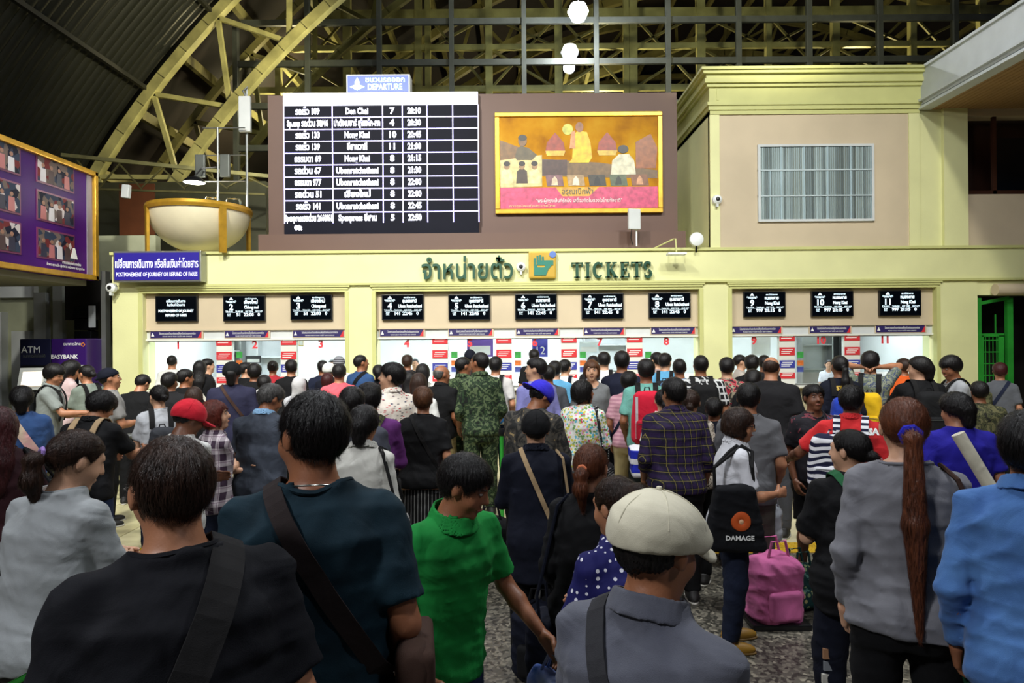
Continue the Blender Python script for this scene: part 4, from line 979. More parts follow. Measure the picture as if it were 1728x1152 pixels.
def stripes(a, b, per=.03, w=.4, c3=None, wav=.0):
    def fn(n, l, v):
        x, y, z = sep(n, l, v)
        if wav: z = mathn(n, l, 'ADD', z, mathn(n, l, 'MULTIPLY', noise(n, l, v, 6, 1), wav))
        return mixc(n, l, band(n, l, z, per, w), srgb(a), srgb(b))
    return fn
def blotch(cols, sc=12, dist=1.5, pos=None):
    def fn(n, l, v):
        pos_ = pos or [.0+.16*0]+[.40+.07*i for i in range(len(cols)-1)]
        return ramp(n, l, noise(n, l, v, sc, 2, .5, dist), [(p, srgb(c)) for p, c in zip(pos_, cols)], 'CONSTANT')
    return fn
def dots(base, dot, per=28, r=.3):
    def fn(n, l, v):
        vo = n.new('ShaderNodeTexVoronoi'); l.new(v, vo.inputs['Vector']); vo.inputs['Scale'].default_value = per; vo.inputs['Randomness'].default_value = .15
        return mixc(n, l, mathn(n, l, 'LESS_THAN', vo.outputs['Distance'], r), srgb(base), srgb(dot))
    return fn
def vstripes(a, b_, per=.03, w=.3):
    def fn(n, l, v):
        x, y, z = sep(n, l, v); return mixc(n, l, band(n, l, x, per, w), srgb(a), srgb(b_))
    return fn
def floral(base, cols, per=20, r=.42):
    def fn(n, l, v):
        vo = n.new('ShaderNodeTexVoronoi'); l.new(v, vo.inputs['Vector']); vo.inputs['Scale'].default_value = per
        c = ramp(n, l, vo.outputs['Color'], [(i/len(cols), srgb(q)) for i, q in enumerate(cols)], 'CONSTANT')
        return mixc(n, l, mathn(n, l, 'LESS_THAN', vo.outputs['Distance'], r), srgb(base), c)
    return fn
def dashes():
    def fn(n, l, v):
        mp = n.new('ShaderNodeMapping'); l.new(v, mp.inputs[0]); mp.inputs['Scale'].default_value = (24, 24, 66)
        vo = n.new('ShaderNodeTexVoronoi'); l.new(mp.outputs[0], vo.inputs['Vector']); vo.inputs['Scale'].default_value = 1; vo.inputs['Randomness'].default_value = .8
        c = ramp(n, l, vo.outputs['Color'], [(0, srgb((190, 50, 60))), (.3, srgb((120, 110, 110))), (.6, srgb((200, 120, 120))), (.8, srgb((60, 60, 90)))], 'CONSTANT')
        return mixc(n, l, mathn(n, l, 'LESS_THAN', vo.outputs['Distance'], .30), srgb((226, 216, 204)), c)
    return fn
SK = {}
def skin(t):
    if t in SK: return SK[t]
    cols = {'light': (206, 160, 130), 'mid': (176, 122, 90), 'tan': (150, 98, 68), 'dark': (116, 74, 52)}
    m, n, l, b = nt('skin_'+t); c = srgb(cols[t]); v = coords(n, l)
    l.new(ramp(n, l, noise(n, l, v, 9, 4), [(.3, (c[0]*.84, c[1]*.78, c[2]*.76, 1)), (.7, c)]), b.inputs['Base Color'])
    b.inputs['Roughness'].default_value = .48; b.inputs['Subsurface Weight'].default_value = .0
    bump(n, l, noise(n, l, v, 160, 2), .12, .004, b)
    SK[t] = m; return m
def hairmat(name, c, c2):
    key = ('hair', name)
    if key in MATS: return MATS[key]
    m, n, l, b = nt('hair_'+name); v = coords(n, l, (1, 1, .16))
    f = noise(n, l, v, 90, 3, .6, .6); g = noise(n, l, v, 14, 3)
    l.new(ramp(n, l, mixc(n, l, .5, f, g), [(.35, srgb(c)), (.65, srgb(c2))]), b.inputs['Base Color'])
    b.inputs['Roughness'].default_value = .44; b.inputs['Specular IOR Level'].default_value = .28; bump(n, l, f, .55, .012, b)
    MATS[key] = m; return m
HB = lambda: hairmat('black', (13, 11, 11), (30, 25, 24)); 
HAIRC = dict(black=((9, 8, 9), (24, 20, 20)), brown=((48, 28, 18), (96, 60, 36)), dbrown=((26, 17, 14), (56, 36, 26)), red=((58, 20, 14), (104, 44, 32)), grey=((34, 32, 32), (92, 90, 88)), maroon=((36, 12, 14), (66, 24, 26)), rbrown=((52, 26, 16), (112, 62, 38)))
M_eyew = plain('eye_white', (168, 158, 150), .25, 0, 0); M_iris = plain('eye_iris', (24, 15, 12), .15, 0, 0)
M_lip = plain('lip_skin', (150, 82, 72), .4, 0, .05); M_brow = plain('eyebrow_hair', (22, 17, 15), .7, 0, 0)

FOLDS = [[(14+6*random.random(), 8*random.random(), 16*(random.random()-.5)*2, 6*random.random(), .9, .45),
          (7*(random.random()-.5), 5, 26+8*random.random(), 6*random.random(), 1.1, .35*(i % 2)+.2),
          (20*(1 if i % 2 else -1), 6, 20, 6*random.random(), 1.2, .45), (34*(random.random()-.5), 12, 38, 6*random.random(), 1.6, .35), (30, -10, -16+32*(i % 2), 6*random.random(), 1.3, .3)] for i in range(8)]
ARMS = dict(down=(.055, .05, -.50), relax=(.03, .12, -.46), front=(-.09, .27, -.27), phone=(-.09, .27, -.13), cross=(-.22, .20, -.24), hip=(.10, -.03, -.40),
            back=(-.12, -.16, -.40), behind=(-.07, .02, .17), reach=(.0, .42, -.22), carry=(.09, .02, -.52), swing=(.10, .20, -.44), strap=(-.05, .14, -.12), out=(.30, .24, -.30))
EL = dict(behind=(.55, .75, .35), hip=(.9, -.6, 0), phone=(.5, -.3, -.8), front=(.5, -.4, -.6))
COUNT = [0]
def build_person(x, top, s, label, sex='m', yaw=0, hy=0, hp=0, b=1.0, sk='tan', hair='short', hc='black', shirt=None, slv='tee', trous=None, tb='long', arms=('relax', 'relax'),
           lean=3, hat=None, shoe=None, collar=None, belly=0, face=None, hem=.84, neckr=.064, loose=.5, extra=(), group=None, h=None, z0=0, hairlen=0, sole=None, tall=None):
    COUNT[0] += 1; sd = COUNT[0]; rnd = random.Random(sd*17+3)
    Y = F_PX/s; X = (x-864)*Y/F_PX; yy = top+.008*(x-864)
    ztop = 2.0-(yy-568)/s-z0; yaw = yaw+.8*math.degrees(math.atan2(x-864, F_PX))
    near = s > 330; mid = s > 175
    hres = .0085 if s > 500 else (.009 if near else (.0115 if mid else .015)); bres = .014 if near else (.017 if mid else .023); cres = .0115 if s > 400 else (.0135 if near else (.018 if mid else .024))
    tl = math.tan(math.radians(lean)); sh = lambda z: tl*max(0, z-.95)
    fem = sex == 'f'
    zs = [.76, .84, .90, .98, 1.06, 1.16, 1.26, 1.34, 1.395, 1.44]
    wx = [.148, .172, .178, .160, .134, .142, .156, .156, .118, .065] if fem else [.150, .168, .170, .160, .150, .156, .172, .174, .130, .07]
    wy = [.100, .118, .122, .104, .092, .102, .118, .102, .080, .060] if fem else [.100, .112, .116, .106, .100, .107, .117, .108, .085, .062]
    cy = [-.01, -.02, -.022, -.01, 0, 0, .004, -.008, -.012, -.01]
    wx = [w_*b for w_ in wx]; wy = [w_*(1+(b-1)*.9) for w_ in wy]
    if belly:
        for i, q in enumerate((0, .3, .6, 1, 1, .6, .2, 0, 0, 0)): wy[i] += belly*q; cy[i] += belly*q*.6; wx[i] += belly*q*.4
    sw = (.146 if fem else .166)*(1+(b-1)*.75)
    zf = np.linspace(.70, 1.50, 161)
    def prof(vals, ex=0):
        a = np.interp(zf, zs, vals); k = np.hanning(11); k /= k.sum(); return np.convolve(np.pad(a, 5, 'edge'), k, 'valid')+ex
    def loft(wxs, wys, cys, z0_, z1_, e=2.3, k=.03):
        def fn(Xa, Ya, Za):
            zz = Za; wX = np.interp(zz, zf, wxs); wY = np.interp(zz, zf, wys); c = np.interp(zz, zf, cys)+tl*np.maximum(0, zz-.95)
            r = (np.abs(Xa/wX)**e+np.abs((Ya-c)/wY)**e)**(1/e)
            return np.maximum(np.maximum((r-1)*np.minimum(wX, wY), Za-z1_), z0_-Za)
        mx, my = wxs.max(), wys.max()+.05
        return (fn, np.array((-mx, -my, z0_)), np.array((mx, my+sh(z1_), z1_)), k, 'u')
    # ---------------- joints
    def B(p): return np.array((p[0], p[1]+sh(p[2]), p[2]))
    J = {}
    for i, sg in ((0, -1), (1, 1)):
        S = B((sg*sw, -.008, 1.372)); a = arms[i]; tgt = ARMS[a] if isinstance(a, str) else a
        W = S+np.array((sg*tgt[0], tgt[1], tgt[2])); L1, L2 = .285, .25
        d = W-S; D = np.linalg.norm(d); 
        if D > .53: W = S+d*.53/D; d = W-S; D = .53
        eh = np.array(EL.get(a if isinstance(a, str) else '', (.35, -.75, -.5)), float); eh[0] *= sg
        u = d/D; eh = eh-u*(eh@u); eh /= np.linalg.norm(eh)
        c = (L1*L1-L2*L2+D*D)/(2*D); hgt = math.sqrt(max(0, L1*L1-c*c))
        E = S+u*c+eh*hgt; J[sg] = (S, E, W)
    step = rnd.uniform(-.05, .05); wd = rnd.uniform(.0, .03)
    legs = {}
    for sg in (-1, 1):
        hx = .088*b; f_ = step*sg
        legs[sg] = (np.array((sg*hx, -.01, .87)), np.array((sg*(hx+wd*.6), .015+f_*.6, .475)), np.array((sg*(hx+wd), -.015+f_, .085)))
    # ---------------- head frame
    piv = B((0, -.002, 1.47)); hyr, hpr = math.radians(hy), math.radians(hp)
    cyw, syw, cp, sp_ = math.cos(-hyr), math.sin(-hyr), math.cos(-hpr), math.sin(-hpr)
    R = np.array(((cyw, -syw, 0), (syw, cyw, 0), (0, 0, 1))) @ np.array(((1, 0, 0), (0, cp, -sp_), (0, sp_, cp)))
    pb = np.array((0, -.002, 1.47))
    def toh(X, Y, Z):
        x, y, z = X-piv[0], Y-piv[1], Z-piv[2]
        return (R[0, 0]*x+R[1, 0]*y+R[2, 0]*z+pb[0], R[0, 1]*x+R[1, 1]*y+R[2, 1]*z+pb[1], R[0, 2]*x+R[1, 2]*y+R[2, 2]*z+pb[2])
    def fromh(p): return R @ (np.array(p, float)-pb)+piv
    def H(pr, rad=.19, cen=(0, 0, 1.59)):
        fn, lo, hi, k, op = pr; c = (lo+hi)/2; r = np.linalg.norm(hi-lo)/2; c2 = fromh(c)
        return (lambda X, Y, Z: fn(*toh(X, Y, Z)), c2-r, c2+r, k, op)
    hc2 = fromh((0, 0, 1.59)); cz = fromh((0, -.012, 1.607))[2]
    G = ztop/(cz+.094+(.012 if not hat else .018)+(.014 if hair in ('short', 'messy', 'bowl', 'grown') and not hat else 0))
    ra = -math.radians(yaw); ox = (hc2[0]*math.cos(ra)-hc2[1]*math.sin(ra))*G; oy = (hc2[0]*math.sin(ra)+hc2[1]*math.cos(ra))*G
    root = empty('person', (X-ox, Y-oy, z0), ra, label, 'person', group or 'people queueing for tickets'); root.scale = (G, G, G)
    # ---------------- body (one continuous surface)
    P_ = [loft(prof(wx), prof(wy), prof(cy), .83, 1.45, k=.02)]
    for sg in (-1, 1):
        S, E, W = J[sg]; q = 1+(b-1)*.7; af = .92 if fem else 1
        P_ += [rc(B((sg*.045, -.012, 1.415)), S, .042, .046*q*af, .035), rc(S, E, .046*q*af, .037*q*af, .025), rc(E, E+(W-E)*.35, .037*q*af, .039*q*af, .015), rc(E+(W-E)*.35, W, .038*q*af, .0255*af, .015)]
        a, k_, an = legs[sg]; lq = 1+(b-1)*.8
        P_ += [rc(a, k_, .084*lq, .054*lq, .03), rc(k_, k_+(an-k_)*.4, .052*lq, .055*lq, .02, ((0, 1, 0), .92)), rc(k_+(an-k_)*.4, an, .053*lq, .035, .02), rc(an, an+np.array((0, .0, -.035)), .035, .036, .02), rc(an+np.array((0, .0, -.045)), an+np.array((sg*.01, .13, -.062)), .034, .02, .02)]
    P_ += [rc(B((0, -.016, 1.40)), B((0, -.004, 1.47)), .060 if not fem else .052, .055 if not fem else .047, .03), rc(B((0, -.004, 1.46)), fromh((0, -.002, 1.54)), .055 if not fem else .047, .052 if not fem else .046, .02)]
    P_ += [H(ellp((0, -.008, 1.605), (.075, .096, .091), .02)), H(ellp((0, .033, 1.548), (.058, .060, .078), .03)), H(ellp((0, .070, 1.494), (.026, .024, .020), .022)),
           H(rc((-.03, .077, 1.618), (.03, .077, 1.618), .013, .013, .018)), H(ellp((-.034, .060, 1.553), (.028, .026, .028), .02)), H(ellp((.034, .060, 1.553), (.028, .026, .028), .02)),
           H(ellp((-.031, .104, 1.597), (.016, .014, .011), .014, 'sub')), H(ellp((.031, .104, 1.597), (.016, .014, .011), .014, 'sub')),
           H(rc((0, .094, 1.600), (0, .110, 1.566), .007, .0125, .010)), H(ellp((-.012, .099, 1.562), (.010, .010, .008), .006)), H(ellp((.012, .099, 1.562), (.010, .010, .008), .006)),
           H(ellp((0, .093, 1.532), (.022, .010, .006), .006)), H(ellp((0, .092, 1.522), (.019, .010, .006), .005)),
           H(ellp((-.079, -.004, 1.580), (.009, .019, .031), .008)), H(ellp((.079, -.004, 1.580), (.009, .019, .031), .008))]
    fb = [(hc2[k]-.13, hc2[k]+.13, hres) for k in range(3)]
    g = grow(P_, bres, ((fb[0],), (fb[1],), ((fb[2][0]+.0, 2.0, hres),)))
    V, Q = surfnet(g.F, g.a)
    for sg in (-1, 1):
        S, E, W = J[sg]; a = arms[0 if sg < 0 else 1]; curl = .9 if a in ('carry', 'strap', 'swing', 'out') else .45
        hv, hq = hand_mesh(curl, .0055 if s > 400 else (.0075 if mid else .011))
        d = (W-E)/np.linalg.norm(W-E); th = np.array((0, 1.0, .0)) if abs(d[1]) < .75 else np.array((0, 0, 1.0))
        if a in ('front', 'phone', 'cross', 'reach'): th = np.array((-sg*.3, .3, 1.0))
        t = th-d*(th@d); t /= np.linalg.norm(t); n = np.cross(d, t); inn = np.array((-sg, 0.1, -.1))
        if n@inn < 0: n = -n
        hv2 = hv[:, 0:1]*t*1.0+hv[:, 1:2]*n+(hv[:, 2:3]+.012)*d+W
        if np.linalg.det(np.array((t, n, d))) < 0: hq = hq[:, ::-1]
        Q = np.concatenate([Q, hq+len(V)]); V = np.concatenate([V, hv2.astype(f4)])
    mesh_of('body', V, Q, skin(sk), root)
    # ---------------- eyes, brows, lips
    if face is None: face = abs(((yaw+hy+180) % 360)-180) > 50 and s > 105
    if face:
        for sg in (-1, 1):
            e = MB().lathe([(.0095*math.sin(PI*k/8)+1e-4, -.0095*math.cos(PI*k/8)) for k in range(9)], seg=12)
            c = fromh((sg*.031, .0835, 1.597)); e.v = [tuple(R@np.array((p[0]*1.3, p[1]*.9, p[2]*.48))+c) for p in e.v]; eo = e.build('eye', M_eyew, root, True)
            e = MB().lathe([(1e-4, .0008), (.003, .0006), (.0046, -.001)], seg=12, axis='y'); c = fromh((sg*.031, .0922, 1.5972)); e.v = [tuple(R@np.array((p[0], p[1], p[2]*.9))+c) for p in e.v]; e.build('iris', M_iris, eo)
            br = MB().tube([fromh((sg*.014, .093, 1.613)), fromh((sg*.030, .093, 1.618)), fromh((sg*.047, .079, 1.613))], [.003, .0038, .002], 6); br.build('eyebrow', M_brow, root, True)
        lp = MB().tube([fromh((-.022, .093, 1.527)), fromh((-.008, .1025, 1.530)), fromh((.008, .1025, 1.530)), fromh((.022, .093, 1.527))], [.002, .0042, .0042, .002], 8); lp.build('lips', M_lip, root, True)
    # ---------------- trousers, shorts or skirt
    tm = trous or cloth('black_trousers', (22, 22, 26))
    T = [loft(prof(wx, .012), prof(wy, .012), prof(cy), .775, 1.0, k=.03)]
    endz = {'long': .075, 'shorts': .50, 'capri': .28, 'tight': .085}.get(tb, .075)
    if tb == 'skirt':
        def fn(Xa, Ya, Za):
            t = np.clip((.98-Za)/.5, 0, 1); r = np.sqrt((Xa/(.165+.05*t))**2+((Ya+.01)/(.115+.06*t))**2); return np.maximum(np.maximum((r-1)*.13, Za-1.0), .42-Za)
        T = [(fn, np.array((-.25, -.25, .42)), np.array((.25, .25, 1.0)), .01, 'u')]
    else:
        ez = .019 if tb == 'tight' else (.034 if tb == 'shorts' else .022)
        for sg in (-1, 1):
            a, k_, an = legs[sg]; lq = 1+(b-1)*.8
            T.append(rc(a, k_, .088*lq+.004, .056*lq+ez, .03, cut=((0, 0, endz), (0, 0, -1))))
            if endz < .45: T.append(rc(k_, an+np.array((0, .0, -.03)), .056*lq+ez, .043+ez*.9, .02, cut=((0, 0, endz), (0, 0, -1))))
    fs = FOLDS[sd % 8]
    g2 = grow(T, cres*1.15, fold=(.010 if mid else .006, fs)); V, Q = surfnet(g2.F, g2.a)
    mesh_of({'skirt': 'skirt', 'shorts': 'shorts'}.get(tb, 'trousers'), V, Q, tm, root)
    # ---------------- shirt
    sm = shirt or cloth('black_tee', (20, 20, 23)); e = .014
    wxa, wya, cya = prof(wx, e), prof(wy, e), prof(cy)
    if loose:
        zi = zf < 1.22; base = wxa[np.argmin(abs(zf-1.22))]; basey = wya[np.argmin(abs(zf-1.22))]
        mx = np.maximum.accumulate(wxa[::-1])[::-1]; my = np.maximum.accumulate(wya[::-1])[::-1]
        wxa = np.where(zi, wxa*(1-loose)+mx*loose*(1.02), wxa); wya = np.where(zi, wya*(1-loose)+my*loose*1.02, wya)
        wxa = np.where(zf < .98, np.maximum(wxa, prof(wx, .026)), wxa); wya = np.where(zf < .98, np.maximum(wya, prof(wy, .026)), wya)
    C = [loft(wxa, wya, cya, hem, 1.47, k=.02)]
    for sg in (-1, 1):
        S, E, W = J[sg]; q = 1+(b-1)*.7; af = .93 if fem else 1
        C.append(rc(B((sg*.045, -.012, 1.418)), S, .050, .055*q*af, .03))
        if slv in ('tee', 'wide'):
            fr = .78 if slv == 'tee' else .9; u = (E-S)/np.linalg.norm(E-S); c = S+(E-S)*fr
            C.append(rc(S, c+u*.06, .055*q*af, .064*q*af if slv == 'tee' else .078, .025, cut=(c, u)))
        elif slv == 'long':
            u = (W-E)/np.linalg.norm(W-E); c = E+(W-E)*.96
            C += [rc(S, E, .056*q*af, .048*q*af, .022), rc(E, c, .049*q*af, .036*af, .02, cut=(c, u))]
        elif slv == 'half':
            u = (W-E)/np.linalg.norm(W-E); c = E+(W-E)*.45
            C += [rc(S, E, .056*q*af, .048*q*af, .022), rc(E, c+u*.03, .049*q*af, .047*af, .02, cut=(c, u))]
    ns = sh(1.45)
    def ncut(Xa, Ya, Za):
        zz = Za+.42*(Ya-ns); return np.maximum(np.sqrt((Xa/1.04)**2+(Ya-ns-.004)**2)-neckr-.0015, 1.425-zz)
    C.append((ncut, np.array((-.11, -.11+ns, 1.38)), np.array((.11, .12+ns, 1.56)), .006, 'sub'))
    g3 = grow(C, cres, fold=(.0125 if near else (.010 if mid else .006), fs)); V, Q = surfnet(g3.F, g3.a)
    so = mesh_of({'tee': 'shirt', 'none': 'vest'}.get(slv, 'shirt'), V, Q, sm, root)
    if collar:
        def fn(Xa, Ya, Za):
            r = np.sqrt((Xa/1.04)**2+((Ya-sh(1.45)-.004))**2); zz = Za+.36*(Ya-sh(1.45))
            w_ = neckr+.010+.42*(1.485-zz); return np.maximum(np.abs(r-w_)-.005, np.abs(zz-1.458)-.028)
        gc = grow([(fn, np.array((-.13, -.13+sh(1.45), 1.38)), np.array((.13, .13+sh(1.45), 1.56)), 0, 'u')], .006 if near else .009); V, Q = surfnet(gc.F, gc.a)
        mesh_of('collar', V, Q, collar if collar is not True else sm, root)
    if s > 105 and (not collar or near):
        fS = sampler(g3); pts = []; nn = 40; zq = np.linspace(1.56, 1.34, 60)
        for k in range(nn):
            a_ = 2*PI*k/nn; px_, py_ = (neckr+.009)*math.cos(a_)*1.04, (neckr+.009)*math.sin(a_)+ns+.004
            v_ = fS(np.stack([np.full(60, px_), np.full(60, py_), zq], 1)); q_ = np.nonzero(v_ < 0)[0]; pts.append([px_, py_, zq[q_[0]] if len(q_) else 1.42])
        pz = np.array([p[2] for p in pts]); kz = np.ones(7)/7; pz = np.convolve(np.concatenate([pz[-3:], pz, pz[:3]]), kz, 'valid')
        pts = [(p[0], p[1], z_) for p, z_ in zip(pts, pz)]; pts.append(pts[0]); pts.append(pts[1])
        MB().tube(pts, .0075 if not collar else .005, 6, caps=False).build('neckband', sm, so, True)
    # ---------------- hair
    hm = hairmat(hc, *HAIRC[hc]); ht = []
    ys_, zl_ = [-.14, -.09, -.03, .03, .07, .12], [1.505, 1.518, 1.552, 1.594, 1.642, 1.66]
    if hair in ('bowl', 'bob', 'long', 'longtie'): zl_ = [1.50, 1.50, 1.535, 1.560, 1.622, 1.622]
    if hair in ('pony', 'bun', 'tied'): zl_ = [1.512, 1.525, 1.560, 1.588, 1.648, 1.668]
    w1 = rnd.uniform(0, 6)
    def capcut(X, Y, Z):
        n_ = .004*np.sin(70*X+w1)+.003*np.sin(130*X+40*Y); return (np.interp(Y, ys_, zl_)-Z)*.7+n_
    tk = {'short': .011, 'crew': .006, 'bowl': .020, 'bob': .016, 'long': .014, 'longtie': .014, 'pony': .009, 'bun': .009, 'tied': .009, 'bald': .004, 'thin': .006, 'messy': .018, 'grown': .020}.get(hair, .012)
    if hat: tk = min(tk, .005)
    if hair != 'none' and not (hat and hat[0] == 'hijab'):
        if hair == 'bald':
            ht.append(H(ellp((0, -.012, 1.607), (.076+tk, .097+tk, .090+tk), .004, cut=lambda X, Y, Z: np.maximum(capcut(X, Y, Z), (Z-1.628)+.25*(Y+.02)))))
        else:
            ht.append(H(ellp((0, -.012, 1.607), (.076+tk, .097+tk, .090+tk), .004, cut=capcut)))
        if hair in ('short', 'messy', 'bowl', 'grown') and not hat: ht.append(H(ellp((0, .002, 1.640), (.070+tk*.6, .086+tk*.6, .058+tk*.8), .03, cut=capcut)))
        if hair == 'messy' and not hat:
            for q in range(10):
                a = rnd.uniform(0, 6.28); ht.append(H(rc((.05*math.cos(a), .06*math.sin(a)-.01, 1.675), (.078*math.cos(a+.4), .088*math.sin(a+.4)-.01, 1.685+rnd.uniform(-.02, .012)), .02, .007, .012)))
        if hair == 'grown': ht.append(H(rc((0, -.085, 1.58), (0, -.085, 1.50), .06, .045, .02, cut=((0, .02, 0), (0, 1, 0)))))
        if hair in ('bob', 'long', 'longtie'):
            L = 1.44-hairlen if hair == 'bob' else 1.50
            ht.append(H(ellp((0, -.018, 1.555), (.097, .104, .135), .02, cut=lambda X, Y, Z: np.maximum(np.maximum(Y-.050-.02*np.sin(30*Z), L+.004*np.sin(90*X+50*Y)-Z), 0.0*X+(np.abs(X)*-1+.062)*(Y > .03)-.0))))
        if hair == 'long':
            p0 = fromh((0, -.075, 1.56)); p1 = B((0, -.115, 1.38)); p2 = B((0, -.135, 1.24-hairlen))
            ht += [rc(p0, p1, .085, .085, .03, ((0, 1, 0), 1.9)), rc(p1, p2, .083, .05, .02, ((0, 1, 0), 2.2))]
        if hair in ('pony', 'longtie'):
            zt = 1.575 if hair == 'pony' else 1.53; L = .20+hairlen
            t0 = fromh((0, -.118, zt)); t1 = t0+np.array((0, -.05, -.02)); t2 = t0+np.array((0, -.055, -.45*L)); t3 = t0+np.array((.005, -.03, -L))
            if hairlen > .1: t2[1] = min(t2[1], B((0, -.165*b, 1.35))[1]); t3 = np.array((.01, -.165*b-.0, t3[2]))
            ht += [rc(t0+np.array((0, .03, 0)), t1, .022, .026, .012), rc(t1, t2, .028, .034 if hairlen < .1 else .042, .02), rc(t2, t3, .034 if hairlen < .1 else .042, .012, .02)]
        if hair not in ('bob', 'long', 'longtie', 'grown', 'bowl', 'none'):
            for sg in (-1, 1): ht.append(H(ellp((sg*.092, .004, 1.578), (.034, .027, .036), .008, 'sub')))
        if hair == 'bun': c = fromh((0, -.115, 1.635)); ht.append(ellp(c, (.038, .036, .036), .012))
        if hair == 'tied': c = fromh((0, -.118, 1.56)); ht += [ellp(c, (.034, .030, .036), .010)]
    hres2 = .0065 if s > 400 else (.008 if near else (.0105 if mid else .014))
    if ht:
        gh = grow(ht, hres2); V, Q = surfnet(gh.F, gh.a)
        if len(V):
            if mid:
                q = V-fromh((0, -.01, 1.60)); l_ = R.T@q.T; ph = np.arctan2(l_[0], -l_[1]+1e-6)
                d = .0022*np.sin(46*ph+3*np.sin(30*l_[2]+sd))+.0016*np.sin(83*ph+2*np.sin(40*l_[2])); r = np.linalg.norm(q, axis=1)+1e-6; V = V+q/r[:, None]*d[:, None]
            ho_ = mesh_of('hair', V.astype(f4), Q, hm, root)
            if mid and not hat: strands(V, g=gh, n=6500 if near else 1800, wd=.0013 if near else .0024, fromh=fromh, R=R, style=hair, mat=hm, par=ho_, rnd=sd)
    def torus(c, nrm, R_, r_, name, mat, par):
        c = np.array(c); n = np.array(nrm, float); n /= np.linalg.norm(n); a = np.cross(n, (1, .1, .2)); a /= np.linalg.norm(a); b2 = np.cross(n, a)
        pts = [c+(a*math.cos(2*PI*k/14)+b2*math.sin(2*PI*k/14))*R_*(1+.12*(k % 2)) for k in range(15)]; return MB().tube(pts, r_, 8).build(name, mat, par, True)
    # ---------------- headwear
    if hat:
        kind, hmat = hat[0], hat[1]; hp_ = []
        bs = hat[2] if len(hat) > 2 else 1
        if kind == 'cap':
            hp_ = [H(ellp((0, -.010, 1.610), (.097, .119, .108), .004, cut=lambda X, Y, Z: 1.580+.16*Y*bs-Z))]
            br = [H((lambda X, Y, Z: np.maximum(np.maximum(elld(X, Y, Z+(X*X)*3.0, (0, bs*.105, 1.603), (.080, .098, .05)), np.abs(Z+X*X*3.0-1.606-.12*(np.abs(Y)-.11)*-1)-.006), -bs*Y+.085), np.array((-.09, min(bs*.08, bs*.21), 1.55)), np.array((.09, max(bs*.08, bs*.21), 1.65)), 0, 'u'))]
        elif kind == 'flatcap':
            hp_ = [H(ellp((0, -.004, 1.622), (.101, .126, .092), .004, cut=lambda X, Y, Z: 1.590+.02*Y+.12*np.maximum(Y, 0)*0-Z)), H(ellp((0, .075, 1.615), (.078, .065, .035), .03, cut=lambda X, Y, Z: 1.592-Z))]
            br = [H((lambda X, Y, Z: np.maximum(elld(X, Y, Z+X*X*4.5, (0, .105, 1.600), (.078, .062, .05)), np.abs(Z+X*X*4.5-1.600+.25*(Y-.1))-.007), np.array((-.09, .04, 1.53)), np.array((.09, .18, 1.63)), 0, 'u'))]
        elif kind == 'bandana': hp_ = [H(ellp((0, -.008, 1.612), (.088, .108, .094), .004, cut=lambda X, Y, Z: 1.606+.22*Y-Z)), H(ellp((.01, -.12, 1.59), (.02, .02, .015), .01))]; br = []
        elif kind == 'beanie': hp_ = [H(ellp((0, -.014, 1.615), (.090, .112, .100), .004, cut=lambda X, Y, Z: 1.56+.4*Y-Z))]; br = []
        elif kind == 'hijab':
            hp_ = [H(ellp((0, -.012, 1.59), (.095, .115, .118), .02)), H(rc((0, -.02, 1.50), (0, -.01, 1.40), .09, .11, .03)), H(ellp((0, .12, 1.575), (.058, .07, .082), .01, 'sub'))]; br = []
        gh = grow(hp_, hres2, fold=(.004, fs)); V, Q = surfnet(gh.F, gh.a); ho = mesh_of({'hijab': 'headscarf', 'bandana': 'head_cloth'}.get(kind, 'cap'), V, Q, hmat, root)
        if br:
            gh = grow(br, .005 if near else .009); V, Q = surfnet(gh.F, gh.a)
            if len(V): mesh_of('brim', V, Q, hmat, ho)
        if kind in ('cap', 'flatcap') and mid:
            c = fromh((0, -.01, 1.719)); MB().lathe([(.001, .004), (.006, .002), (.007, -.003)], tuple(c), 10).build('button', hmat, ho, True)
            for k in range(6):
                a = PI/6+PI*k/3; pts = []
                for q in range(9):
                    t = .08+1.30*q/8; rr_ = (.0985, .1205, .1095) if kind == 'cap' else (.102, .127, .093)
                    p = (rr_[0]*math.sin(t)*math.cos(a), rr_[1]*math.sin(t)*math.sin(a)-(.01 if kind == 'cap' else .004), rr_[2]*math.cos(t)+(1.610 if kind == 'cap' else 1.622)); pts.append(fromh(p))
                MB().tube(pts, .0012, 4).build('seam', hmat, ho)
    # ---------------- shoes
    shm = shoe or plain('dark_shoe', (30, 28, 28), .6, 0, .1)
    for sg in (-1, 1):
        an = legs[sg][2]; V, Q = shoe_mesh(); o_ = mesh_of('shoe', V, Q, shm, root) if 'sm' not in HC or True else None
        o_.location = (an[0], an[1]+.0, 0); o_.rotation_euler = (0, 0, -sg*.12)
        V, Q = sole_mesh(); mesh_of('sole', V, Q, sole or plain('shoe_sole', (190, 186, 176), .6, 0, .05), o_)
    ctx = dict(root=root, g=g3, g2=g2, B=B, fromh=fromh, R=R, J=J, b=b, sw=sw, wy=wya, wx=wxa, zf=zf, sh=sh, near=near, mid=mid, G=G, cres=cres, torus=torus, shirt=so, fs=fs, s=s, legs=legs)
    for ex in extra: ex(ctx)
    return ctx
